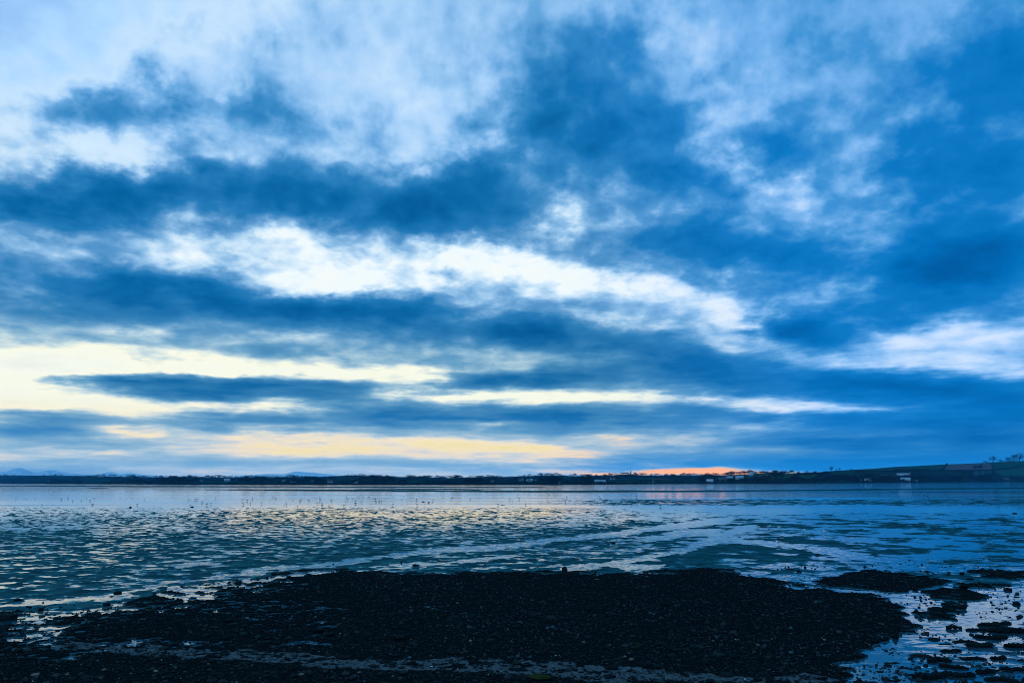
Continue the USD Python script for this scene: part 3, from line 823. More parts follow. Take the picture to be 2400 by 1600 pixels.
p, px, py = scatter(2600, .40, 3)
keep = (p[:, 2] > -.03) & ~((px > 2050) & (py > 1440) & (p[:, 2] < .012))
p = p[keep]
r = np.random.default_rng(4)
size = r.lognormal(math.log(.11), .45, len(p)).clip(.05, .4)
p[:, 2] -= size * .05
instancer('seaweed', [('tuft', tuft(11), LOOK['weed']), ('tuft', tuft(12), LOOK['weed']), ('tuft', tuft(13), LOOK['green_weed'])],
          p, size[:, None] * r.uniform(.8, 1.2, (len(p), 3)) * [1, 1, .8], r.uniform(0, 6.28, len(p)), r.choice(3, len(p), p=[.52, .45, .03]))

# ------------------------------------------------------------------ rocks and wreckage, each in its place
ROCKS = [  # x, y of the foot in the photograph, width and height in picture pixels, name, label, category, kind
    (14, 1452, 27, 11, 'stone_block', 'square black block lying among the pools at the left edge of the bank', 'block', 'block'),
    (1322, 1340, 16, 13, 'boulder', 'upright dark boulder on the far edge of the shingle bank beside bright pools', 'boulder', 'tall'),
    (2260, 1383, 19, 9, 'boulder', 'rounded black boulder on top of the oval weed patch at right', 'boulder', 'round'),
    (2255, 1427, 17, 7, 'boulder', 'low black boulder with a tan stone on it below the oval weed patch', 'boulder', 'topped'),
    (2098, 1496, 13, 11, 'boulder', 'pointed dark boulder in the creek just off the tip of the main bank', 'boulder', 'tall'),
    (2189, 1498, 22, 6, 'flat_rock', 'long flat black rock where the creek meets the lower right weed', 'rock', 'flat'),
    (276, 1390, 15, 6, 'flat_rock', 'flat dark rock left of the widest bright pool on the left flat', 'rock', 'flat'),
    (40, 1409, 15, 5, 'flat_rock', 'low dark rock at the left end of the thin bright pool', 'rock', 'flat'),
    (249, 1420, 16, 7, 'boulder', 'dark lump of rock on the upper edge of the bank at left', 'rock', 'round'),
    (96, 1431, 11, 6, 'boulder', 'largest round dark stone in the bright strip of water at far left', 'rock', 'round'),
    (975, 1327, 16, 4, 'flat_rock', 'flat dark rock on the wet sand just above the middle of the bank', 'rock', 'flat'),
    (1438, 1273, 11, 4, 'flat_rock', 'small flat dark rock alone on the green mud right of the middle', 'rock', 'flat'),
    (2363, 1383, 16, 6, 'flat_rock', 'flat dark rock right of the oval weed patch near the right edge', 'rock', 'flat'),
    (2273, 1358, 16, 4, 'flat_rock', 'long low dark rock above the boulder on the oval weed patch', 'rock', 'flat'),
    (1873, 1340, 11, 6, 'boulder', 'biggest of the dark stones in the shallows above the long weed patch', 'rock', 'round'),
    (1857, 1336, 7, 5, 'boulder', 'small round stone just left of the biggest one in the shallows above the weed patch', 'rock', 'round'),
    (2378, 1203, 10, 3, 'flat_rock', 'lone black rock far out on the blue flat near the right edge', 'rock', 'flat'),
    (1916, 1301, 11, 2.5, 'flat_rock', 'sliver of dark rock lying in the blue creek below the large gull', 'rock', 'flat'),
    (2383, 1416, 13, 7, 'boulder', 'dark rock in the speckled shallows at the right edge below the flat rock', 'rock', 'round'),
    (2201, 1434, 10, 6, 'boulder', 'dark stone standing on the green weed patch in the creek', 'rock', 'round'),
    (2148, 1439, 9, 8, 'boulder', 'dark stone at the left end of the green weed patch in the creek', 'rock', 'round'),
    (2388, 1447, 9, 6, 'boulder', 'dark stone in the water above the lower right weed bed', 'rock', 'round'),
    (992, 1176, 8, 2.4, 'flat_rock', 'left one of the three dark rocks close together on the far wet sand', 'rock', 'flat'),
    (1005, 1177, 6, 2.6, 'flat_rock', 'middle one of the three dark rocks close together on the far wet sand', 'rock', 'flat'),
    (1013, 1177, 4, 2, 'flat_rock', 'right one of the three dark rocks close together on the far wet sand', 'rock', 'flat'),
    (1060, 1166, 7, 1.8, 'flat_rock', 'thin dark rock in the pale reflection beyond the three close rocks', 'rock', 'flat'),
    (1178, 1183, 11, 1.6, 'flat_rock', 'longest low rock in the warm reflection on the far wet sand', 'rock', 'flat'),
    (451, 1188, 8, 3, 'flat_rock', 'ragged dark rock in the brightest far pool left of the middle', 'rock', 'flat'),
    (306, 1189, 6, 4, 'boulder', 'dark rounded stone at the edge of the far bright pool at left', 'rock', 'round'),
]
for i, (x, y, wpx, hpx, name, label, cat, kind) in enumerate(ROCKS):
    p = spot(x, y, .01)
    s = px_size(p)
    W, H = wpx * s * (.85 if y < 1230 else 1), hpx * s * (.7 if y < 1230 else 1)
    p[2] -= .12 * H
    D = W * .8
    if kind == 'block':
        m = trimesh.creation.box([W, D, H * 1.2]).subdivide().subdivide().subdivide()
        v = m.vertices + (meshkit.fbm(m.vertices * 5, 3, 3) - .5)[:, None] * .09
        mesh = (v + [0, 0, H * .5], np.array(m.faces))
    elif kind == 'tall':
        v, f = facet(i + 3, (W, D, H * 1.2))
        v[:, :2] *= (1.15 - .45 * v[:, 2:] / v[:, 2].max())
        mesh = (v, f)
    else:
        mesh = facet(i + 3, (W * 1.1, D, H * 1.15), 7)
    if kind == 'topped':
        t = thing(name, label, cat, p)
        obj('rock', mesh, LOOK['rock'], t, smooth=35)
        v, f = facet(90, (W * .42, D * .4, H * .6))
        tag(obj('stone', (v + [W * .06, 0, H * 1.0], f), LOOK['tan_stone'], t, smooth=35), 'tan stone lying on top')
    else:
        v, f = mesh
        o = obj(name, (v, f), LOOK['rock'], smooth=35)
        UsdGeom.Xformable(o).AddTranslateOp().Set(Gf.Vec3d(*map(float, p)))
        tag(o, label, cat)

p = spot(82, 1591)
s = px_size(p)
o = obj('tan_stone', facet(131, (17 * s, 12 * s, 8 * s)), LOOK['tan_stone'], smooth=35)
UsdGeom.Xformable(o).AddTranslateOp().Set(Gf.Vec3d(*map(float, p)))
tag(o, 'pale tan stone lying alone on the dark shingle at bottom left', 'stone')
p = spot(1262, 1599)
s = px_size(p)
t = thing('green_weed', 'tuft of yellow green weed on the sandy strip at the bottom edge', 'seaweed', p)
obj('tuft', tuft(14), LOOK['bright_weed'], t, smooth=True)
UsdGeom.Xformable(t).AddScaleOp().Set(Gf.Vec3f(52 * s, 40 * s, 22 * s))

# the driftwood in the creek
p = spot(2236, 1473)
s = px_size(p)
L = 29 * s
a = np.linspace(-.5, .5, 9)
path = np.stack([a * L, .04 * L * np.sin(a * 4), .05 + .015 * np.cos(a * 6)], -1)
prof = .055 * (1 + .25 * np.sin(np.arange(9) * 1.7)) * (1.1 - .35 * (a + .5))
ring = np.linspace(0, 2 * np.pi, 10, endpoint=False)
v = (path[:, None] + prof[:, None, None] * np.stack([np.zeros(10), np.cos(ring), np.sin(ring)], -1)[None]).reshape(-1, 3)
f = [[i * 10 + j, i * 10 + (j + 1) % 10, (i + 1) * 10 + (j + 1) % 10, (i + 1) * 10 + j] for i in range(8) for j in range(10)]
v = np.vstack([v, path[0] - [.02, 0, 0], path[-1] + [.02, 0, 0]])
tri = [q for a_, b_, c_, d_ in f for q in ([a_, b_, c_], [a_, c_, d_])] + [[90, (j + 1) % 10, j] for j in range(10)] + [[91, 80 + j, 80 + (j + 1) % 10] for j in range(10)]
log = thing('driftwood_log', 'dark driftwood log lying across the blue creek at lower right', 'log', p, -4)
obj('trunk', (v, np.array(tri)), LOOK['driftwood'], log, smooth=40)
m = trimesh.creation.cone(.028, .22, sections=8)
m.apply_transform(trimesh.transformations.rotation_matrix(1.1, [0, 1, 0]))
m.apply_translation([-L * .28, 0, .09])
obj('branch_stub', m, LOOK['driftwood'], log, smooth=40)

# loose stones in the shallows: nothing tells one from another
def stone_kind(seed, mat):
    v, f = facet(seed, (1, .8, .62), 7)
    return v, f


protos = []
spots = []
r = np.random.default_rng(21)
CLUSTERS = (
    (2160, 1418, 90, 44, 30, 'small dark stone in the creek between main bank tip and oval weed patch'), (2350, 1410, 55, 40, 30, 'small dark stone in the shallows right of the oval weed patch'),
    (2090, 1545, 90, 36, 18, 'small dark stone in the pale creek mouth at the bottom right'), (1880, 1333, 110, 10, 18, 'small dark stone in the shallows above the long weed patch at right'),
    (2240, 1345, 120, 10, 12, 'small dark stone in the blue shallows above the oval weed patch'), (110, 1425, 130, 14, 24, 'small dark stone in the bright strip of water at far left'),
    (340, 1403, 150, 12, 14, 'small dark stone on the wet bank below the widest bright pool'), (900, 1320, 260, 7, 10, 'small dark stone on the far bank edge left of the upright boulder'))
for (cx, cy, rx, ry, n, said) in CLUSTERS:
    k = 0
    while k < n:
        x, y = r.normal(cx, rx * .5), r.normal(cy, ry * .5)
        if -10 < x < 2410 and (on_shingle(np.array([x]), np.array([y]))[0] < .6 or cx < 1000) and 1300 < y < 1598:
            spots.append((x, y, said))
            k += 1
firsts = []
for i, (x, y, said) in enumerate(spots):
    p = spot(x, y, .01)
    sc = float(r.lognormal(math.log(3.3), .38)) * px_size(p)
    where = said.replace('small dark stone', 'loose stones')
    if len(firsts) < 4:
        t = thing('loose_stone', said, 'stone', p, r.uniform(0, 360), where, sc)
        obj('stone', facet(60 + i, (1, .8, .62), 7), LOOK['rock'], t, smooth=35)
        firsts.append(t)
    else:
        dup(firsts[i % 4], said, 'stone', p, r.uniform(0, 360), where, sc)

# weed-covered clumps in the lower right pools
clumps = [(2372, 1478, 60, 16), (2330, 1492, 52, 14), (2260, 1500, 44, 12), (2300, 1512, 40, 14), (2390, 1512, 46, 15), (2230, 1522, 46, 15), (2195, 1545, 50, 22), (2280, 1540, 46, 13), (2345, 1540, 42, 14), (2160, 1534, 34, 12), (2090, 1550, 30, 8), (2120, 1562, 26, 9),
          (2180, 1585, 60, 22), (2250, 1580, 56, 18), (2310, 1572, 44, 16), (2375, 1566, 48, 16), (2345, 1590, 46, 14), (2030, 1598, 34, 12), (2100, 1592, 26, 10), (2400, 1545, 30, 12), (2235, 1560, 36, 12), (2285, 1598, 46, 14), (2410, 1590, 40, 14), (2140, 1578, 20, 8), (2320, 1462, 40, 14), (2290, 1474, 40, 12), (2355, 1458, 34, 10), (2215, 1506, 30, 8)]
r = np.random.default_rng(31)
firsts = []
CL = 'low clump of black seaweed standing in the pools of the lower right corner'
for i, (x, y, wpx, hpx) in enumerate(clumps):
    p = spot(x, y + 3, .02)
    k = r.uniform(.62, 1.0)
    W, H = wpx * px_size(p) * k, hpx * px_size(p) * k * .8
    if len(firsts) < 5:
        t = thing('seaweed_clump', CL, 'seaweed', p, 0, 'seaweed clumps in the lower right pools')
        parts = [trimesh.Trimesh(*lump(40 + i * 3 + k, (.5, .46, .24), 3, .8, 3.2)) for k in range(6)]
        for k, q in enumerate(parts):
            q.apply_translation([(k - 2.5) * .17 + r.normal() * .04, r.normal() * .14, -.05 * r.random()])
        m = trimesh.util.concatenate(parts)
        obj('weed', m, LOOK['weed'], t, smooth=True)
        fr = []
        for k in range(26):
            ang, rr = r.uniform(0, 6.28), r.uniform(.25, .46)
            c = np.array([math.cos(ang) * rr * 1.1, math.sin(ang) * rr * .6, r.uniform(.02, .12)])
            q = trimesh.Trimesh(*lump(70 + k, (.16, .05, .03), 1, .3))
            q.apply_transform(trimesh.transformations.rotation_matrix(ang + r.normal() * .4, [0, 0, 1]))
            q.apply_translation(c)
            fr.append(q)
        obj('fronds', trimesh.util.concatenate(fr), LOOK['weed'], t, smooth=True)
        t.GetAttribute('xformOp:rotateZ').Set(float(r.uniform(-25, 25)))
        UsdGeom.Xformable(t).AddScaleOp().Set(Gf.Vec3f(W, W * .9, H / .26))
        firsts.append(t)
    else:
        src = firsts[i % 5]
        t = thing('seaweed_clump', CL, 'seaweed', p, r.uniform(-30, 30) + (180 if r.random() < .5 else 0), 'seaweed clumps in the lower right pools')
        UsdGeom.Xformable(t).AddScaleOp().Set(Gf.Vec3f(W, W * .9, H / .26))
        t.GetReferences().AddInternalReference(src.GetPath())
        t.SetInstanceable(True)


# ------------------------------------------------------------------ birds
def chain(pts, radii, close=False):
    import manifold3d as m3
    balls = []
    for q, rad in zip(pts, radii):
        b = m3.Manifold.sphere(rad, 14).translate([float(c) for c in q])
        balls.append(b)
    out = m3.Manifold()
    for a_, b_ in zip(balls, balls[1:]):
        out += m3.Manifold.batch_hull([a_, b_])
    return out


def gull_body():
    return chain([(0, -.17, .17), (0, -.06, .17), (0, .06, .18), (0, .12, .215), (0, .155, .265)], [.016, .052, .062, .045, .038])


def make_gull(label, p, rz, group=None):
    t = thing('gull', label, 'gull', p, rz, group)
    obj('body', gull_body(), LOOK['gull_white'], t, smooth=40)
    for sgn in (-1, 1):
        m = chain([(sgn * .05, .05, .19), (sgn * .055, -.06, .185), (sgn * .03, -.21, .165)], [.022, .028, .010])
        obj('wing', m, LOOK['gull_grey'], t, smooth=40)
        m = chain([(sgn * .022, .0, .13), (sgn * .022, .01, .06), (sgn * .022, .0, .0), (sgn * .022, .03, .0)], [.008, .005, .005, .006])
        obj('leg', m, LOOK['leg'], t)
    obj('bill', chain([(0, .185, .262), (0, .225, .252)], [.012, .004]), LOOK['leg'], t)
    return t


gulls = [
    (1888, 1288, 100, 1.25, 'largest white gull standing in the blue creek, nearest of the gulls'),
    (1825, 1275, 80, 1.0, 'gull standing at the edge of the green mud left of the largest gull'),
    (1833, 1261, -90, 1.0, 'white gull on the pale water above the green mud patch'),
    (1828, 1241, 95, 1.0, 'farthest left white gull of the scattered group but two, over the small pools'),
    (1883, 1247, -85, 1.0, 'white gull on the flat straight above the largest gull'),
    (1935, 1250, 85, 1.0, 'rightmost white gull on the blue flat'),
    (1801, 1238, -95, 1.0, 'white gull second from the left on the pools'),
    (1778, 1238, 90, 1.0, 'leftmost white gull on the pools beyond the green mud'),
]
gulls[3] = (1828, 1241, 95, 1.0, 'white gull third from the left on the pools')
for i, (x, y, rz, sc, label) in enumerate(gulls):
    p = spot(x, y)
    t = make_gull(label, p, rz) if i == 0 else dup(first_gull, label, 'gull', p, rz, None, sc)
    if i == 0:
        first_gull = t
        UsdGeom.Xformable(t).AddScaleOp().Set(Gf.Vec3f(sc, sc, sc))


def wader_mesh(down):
    head = (0, .17, .13) if down else (0, .14, .27)
    m = chain([(0, -.15, .16), (0, -.04, .165), (0, .05, .18), (0, .10, .20 if not down else .17), head], [.012, .05, .055, .03, .026])
    m += chain([head, (head[0], head[1] + .085, head[2] - (.075 if down else .02))], [.012, .005])
    for sgn in (-1, 1):
        m += chain([(sgn * .02, .0, .13), (sgn * .02, .015, .06), (sgn * .02, 0, 0)], [.008, .006, .006])
    return m


r = np.random.default_rng(51)
firsts = []
FLOCKS = ((560, 900, 52, 1164, 1187, 'small dark wading bird of the dense flock on pale sand left of middle', 'dense flock of waders left of the middle'),
          (10, 540, 26, 1166, 1188, 'small dark wading bird among the far bright pools at left', 'waders among the far bright pools at left'),
          (920, 1560, 34, 1159, 1188, 'small dark wading bird on the far wet sand before the warm reflections', 'waders on the far wet sand in the middle'),
          (1600, 2390, 26, 1154, 1166, 'small dark wading bird on the blue strip of far water at right', 'waders on the blue strip of water at right'))
bird_spots = [(r.uniform(a, b), r.uniform(c, d), w, gname) for a, b, n, c, d, w, gname in FLOCKS for _ in range(n)]
for i, (x, y, WADER, GROUP) in enumerate(bird_spots):
    p = on_ground(x, y)
    sc = float(r.uniform(.9, 1.5))
    if i < 2:
        t = thing('wading_bird', WADER, 'bird', p, r.uniform(0, 360), GROUP, sc)
        obj('body', wader_mesh(i == 1), LOOK['wader'], t, smooth=40)
        firsts.append(t)
    else:
        dup(firsts[i % 2], WADER, 'bird', p, r.uniform(0, 360), GROUP, sc)


# ------------------------------------------------------------------ trees, woods and hedges of the far shore
def land_at(u, v):
    """The point of the far land seen at u, v, and how far up it lies."""
    t = np.linspace(0, 2, 401)
    q = land(u, t)
    pv = pixel(q)[1]
    k = int(np.argmax(pv <= v)) if (pv <= v).any() else 400
    return q[k], t[k]


def make_tree(seed, spread=1.0, stem=.3):
    """Bare winter tree 1 m high: trunk with limbs, and a crown of twig sprays with gaps."""
    r = np.random.default_rng(seed)
    wood, crown = [], []
    wood.append(chain([(0, 0, -.05), (0.01, 0, stem), (.02, .01, .62)], [.035, .026, .010]))
    tips = []
    for k in range(9):
        a = k * 2.4 + r.uniform(-.4, .4)
        z0 = stem + (.62 - stem) * k / 9
        reach = spread * r.uniform(.20, .36) * (1.05 - .5 * k / 9)
        e = np.array([math.cos(a) * reach, math.sin(a) * reach, z0 + r.uniform(.12, .30)])
        wood.append(chain([(0, 0, z0 - .04), tuple(e * [.5, .5, 1] - [0, 0, .06]), tuple(e)], [.014, .009, .004]))
        tips.append(e)
    tips.append(np.array([0, 0, .82]))
    V, F = [], []
    for e in tips:
        cl = r.uniform(.11, .17) * spread ** .5
        for _ in range(64):
            d = r.normal(size=3)
            d /= np.linalg.norm(d)
            c = e + d * cl * r.random() ** .4 * [1.15, 1.15, .85]
            c[2] = min(c[2], .995)
            x = r.normal(size=3)
            x /= np.linalg.norm(x)
            y_ = np.cross(x, r.normal(size=3))
            y_ /= np.linalg.norm(y_)
            w1, w2 = r.uniform(.02, .045), r.uniform(.008, .02)
            n = len(V)
            V += [c - x * w1, c + x * w1 * .4 + y_ * w2, c + x * w1, c - y_ * w2]
            F += [[n, n + 1, n + 2], [n, n + 2, n + 3]]
    import manifold3d as m3
    wv = m3.Manifold.batch_boolean(wood, m3.OpType.Add)
    return wv, (np.array(V), np.array(F))


TREES = [make_tree(1, 1.25, .22), make_tree(2, 1.05, .28), make_tree(3, 1.5, .18)]
SINGLE = [  # place of the foot, height in picture pixels, kind, label
    (2332, 1085, 16, 2, 'broad dark tree alone on the skyline, left of the group at the right edge'),
    (2350, 1085, 8, 0, 'small tree in the dip between the broad skyline tree and the group at right'),
    (2368, 1084, 12, 1, 'left and lowest tree of the group on the skyline at the right edge'),
    (2382, 1084, 17, 0, 'middle tree of the group on the skyline at the right edge'),
    (2395, 1083, 20, 2, 'tallest tree of the group on the skyline at the right edge'),
    (2289, 1103, 13, 2, 'left of two round trees standing on the hedge in the pale field'),
    (2301, 1103, 14, 1, 'right of two round trees standing on the hedge in the pale field'),
    (1951, 1105, 12, 1, 'lone leaning tree on the low skyline where the green hill begins'),
    (1963, 1104, 6, 0, 'tiny bush like tree right of the lone leaning skyline tree'),
    (1970, 1103.5, 7, 1, 'slender small tree second right of the lone leaning skyline tree'),
    (1997, 1103, 6, 2, 'low round bush on the crest of the green hill'),
    (1735, 1114, 8, 2, 'dark tree on the skyline left of the houses above the orange glow'),
    (1771, 1112, 7, 0, 'tree between the skyline houses above the orange glow'),
    (1787, 1112, 9, 1, 'tallest tree among the skyline houses above the orange glow'),
    (1830, 1111, 7, 2, 'tree left of the last house on the low skyline'),
    (1848, 1110, 6, 0, 'tree right of the last house on the low skyline'),
    (1058, 1129, 8, 1, 'left of two round trees by the water left of the dark wood'),
    (1070, 1129, 8, 0, 'right of two round trees by the water left of the dark wood'),
    (1106, 1131, 12, 2, 'tall dark tree at the left end of the dark wood on the far shore'),
    (1125, 1131, 12, 1, 'tall dark tree in the middle of the dark wood on the far shore'),
    (1145, 1131, 10, 2, 'tall dark tree left of the small bright house'),
    (1268, 1129, 12, 2, 'big dark tree right of the slanting pale roofs'),
    (1306, 1131, 9, 0, 'broad dark tree over the tiny lit house on the shore'),
    (1348, 1131, 11, 1, 'dark tree in the wood left of the two grey barns'),
    (1369, 1131, 10, 2, 'dark tree just left of the two grey barns'),
    (883, 1131, 9, 2, 'dark tree on the far shore right of the white cottage, left of the middle'),
    (864, 1131, 8, 0, 'dark tree just right of the small white cottage on the far shore'),
    (545, 1130, 10, 2, 'dark tree beside the long white building on the left far shore'),
    (517, 1128, 7, 0, 'low dark tree left of the long white building on the left far shore'),
    (705, 1131, 6, 2, 'round dark bush tree right of the low cottages on the left far shore'),
    (1659, 1127, 9, 2, 'left dark tree above the white roofed barn by the orange reflection'),
    (1673, 1127, 9, 1, 'right dark tree above the white roofed barn by the orange reflection'),
]
protos = [None] * 3
for i, (x, y, hpx, kind, label) in enumerate(SINGLE):
    p, _ = land_at(x, y)
    H = hpx * px_size(p)
    if protos[kind] is None:
        t = thing('tree', label, 'tree', p - [0, 0, .3], i * 67, None, H)
        obj('trunk', TREES[kind][0], LOOK['bark'], t)
        obj('crown', TREES[kind][1], LOOK['twigs'], t)
        protos[kind] = t
    else:
        dup(protos[kind], label, 'tree', p - [0, 0, .3], i * 67, None, H)

# woods: trees past telling apart
r = np.random.default_rng(61)
wu, wt, wh = [], [], []


def belt(u0, u1, t0, t1, n, h0, h1):
    wu.extend(r.uniform(u0, u1, n))
    wt.extend(r.uniform(t0, t1, n))
    wh.extend(r.uniform(h0, h1, n))


belt(-500, 1720, 1.93, 1.995, 900, 3, 9)      # along the skyline
belt(-500, 1720, 1.1, 1.9, 900, 4, 9)
belt(-400, 1650, .75, 1.05, 620, 4, 10)
for u0, u1, n in ((0, 190, 150), (300, 460, 110), (640, 760, 60), (870, 960, 70), (1000, 1060, 30), (1090, 1160, 60), (1190, 1420, 150), (1640, 1700, 60), (560, 640, 40), (800, 860, 24)):
    belt(u0, u1, .1, .7, n, 5, 11)
belt(-300, 2900, .02, .10, 900, 2, 4.5)       # scrub at the water's edge
belt(1700, 1860, 1.75, 2.0, 60, 4, 8)
belt(1700, 2420, .10, .58, 800, 4, 9)         # the wood at the foot of the hill
belt(2420, 2900, .2, .6, 200, 5, 9)
belt(1790, 1960, .75, 1.25, 110, 4, 8)
belt(2310, 2420, 1.96, 2.0, 60, 3, 6)
belt(1440, 1600, .10, .42, 60, 3, 6)
wu, wt, wh = map(np.array, (wu, wt, wh))
wp = land(wu, wt)
wp[:, 2] -= .3
far_enough = np.hypot(wp[:, 0], wp[:, 1]) > 1500
wh = wh * np.where(far_enough, 1.15, .9) * (.35 + .80 * smooth01(meshkit.fbm(np.stack([wu / 26, wt * 3, 0 * wu], -1), 3, 66), .30, .72))
instancer('woodland', [('tree', (TREES[k][1]), LOOK[m]) for k, m in ((0, 'twigs'), (1, 'twigs'), (2, 'twigs_warm'))], wp,
          wh[:, None] * np.stack([r.uniform(1.2, 1.9, len(wp)), r.uniform(1.2, 1.9, len(wp)), np.ones(len(wp))], -1), r.uniform(0, 6.28, len(wp)), r.integers(0, 3, len(wp)))

HEDGES = [
    ([(1905, 1122), (1918, 1117), (1927, 1111), (1933, 1106.5)], 2.6, 'thick dark hedge climbing the slope left of the long green field'),
    ([(2010, 1105), (2090, 1105), (2204, 1103), (2290, 1102.5), (2330, 1101.5), (2380, 1096), (2402, 1089), (2440, 1084)], 2.4, 'long dark hedge running level along the middle of the right hill'),
    ([(2210, 1102.5), (2216, 1095), (2223, 1088)], 3.4, 'dark hedge between the long green field and the brown ploughed field'),
    ([(2329, 1101), (2329.5, 1092), (2330, 1085)], 1.2, 'thin hedge between the brown ploughed field and the darkest field'),
    ([(1818, 1124), (1819, 1117), (1820, 1110.5)], 1.8, 'hedge between the striped field and the green field under the skyline houses'),
    ([(1440, 1126), (1500, 1126), (1590, 1127)], 1.6, 'low hedge across the green field left of the orange reflection'),
    ([(2098, 1104), (2105, 1102), (2180, 1101.5)], 3.2, 'strip of dark scrub under the long green field of the right hill'),
    ([(2281, 1113.5), (2284, 1103.5)], 1.6, 'short hedge left of the three small bluish plots'), ([(2296, 1112), (2299, 1103)], 1.6, 'short hedge between the left and the middle bluish plot'), ([(2311, 1110.5), (2313, 1102.5)], 1.6, 'short hedge between the middle and the right bluish plot'),
    ([(2327, 1113), (2331, 1102)], 2.4, 'broad hedge between the bluish plots and the lower green field at right'),
]
for pts_, hgt, label in HEDGES:
    n = 60
    s_ = np.linspace(0, 1, n)
    k = np.linspace(0, 1, len(pts_))
    q = land(np.interp(s_, k, [a for a, _ in pts_]), np.interp(s_, k, [t_of(a, b) for a, b in pts_]))
    tang = np.gradient(q, axis=0)
    side = np.stack([-tang[:, 1], tang[:, 0], 0 * tang[:, 0]], -1)
    side /= np.linalg.norm(side, axis=1, keepdims=True) + 1e-9
    sec = np.array([(-.9, -.3), (-1, .5), (-.6, .95), (0, 1.05), (.6, .95), (1, .5), (.9, -.3)])
    v = q[:, None] + side[:, None] * sec[None, :, :1] * hgt * .8 + np.array([0, 0, 1.0]) * sec[None, :, 1:] * hgt
    v = v + (meshkit.fbm(v * .35, 3, 71) - .5)[..., None] * hgt * .9
    c = len(sec)
    i = (np.arange(n - 1)[:, None] * c + np.arange(c - 1)).ravel()
    tag(obj('hedge', (v.reshape(-1, 3), np.stack([i, i + 1, i + c + 1, i + c], -1)), LOOK['hedge']), label, 'hedge')


# ------------------------------------------------------------------ houses
def make_house(label, p, rz, L, W, H, wall, roof, chimneys=1, windows=3, cat='house', name='house', pitch=.42):
    t = thing(name, label, cat, p, rz)
    ridge = H + W * pitch
    v = np.array([[-L / 2, -W / 2, -1], [L / 2, -W / 2, -1], [L / 2, W / 2, -1], [-L / 2, W / 2, -1], [-L / 2, -W / 2, H], [L / 2, -W / 2, H], [L / 2, W / 2, H], [-L / 2, W / 2, H], [-L / 2, 0, ridge - .1], [L / 2, 0, ridge - .1]])
    f = [[0, 1, 5], [0, 5, 4], [2, 3, 7], [2, 7, 6], [1, 2, 6], [1, 6, 5], [5, 6, 9], [3, 0, 4], [3, 4, 7], [4, 8, 7], [4, 5, 9], [4, 9, 8], [6, 7, 8], [6, 8, 9], [0, 2, 1], [0, 3, 2]]
    obj('wall', (v, np.array(f)), wall, t)
    o = .35
    slabs = []
    for sgn in (-1, 1):
        e, th = sgn * (W / 2 + o), .18
        low, top = H - o * pitch * 2, ridge + .04
        q = [[x, y, z + dz] for dz in (0, th) for x, y, z in ((-L / 2 - o, e, low), (L / 2 + o, e, low), (L / 2 + o, 0, top), (-L / 2 - o, 0, top))]
        slabs.append(trimesh.convex.convex_hull(np.array(q)))
    rf = obj('roof', trimesh.util.concatenate(slabs), roof, t)
    for k in range(chimneys):
        x = L * (.5 - .12) * (1 if k == 0 else -1)
        b = trimesh.creation.box([.7, .7, 1.9])
        b.apply_translation([x, 0, ridge + .5])
        obj('chimney', b, LOOK['stonework'], rf)
    for k in range(windows):
        x = -L / 2 + L * (k + .5) / windows
        if windows >= 3 and k == windows // 2:
            b = trimesh.creation.box([1.0, .12, 2.0])
            b.apply_translation([x, -W / 2 - .03, 1.0])
            obj('door', b, LOOK['slate'], t)
        else:
            b = trimesh.creation.box([1.2, .12, 1.1])
            b.apply_translation([x, -W / 2 - .03, 1.5])
            obj('window', b, LOOK['dark_pane'], t)
    return t


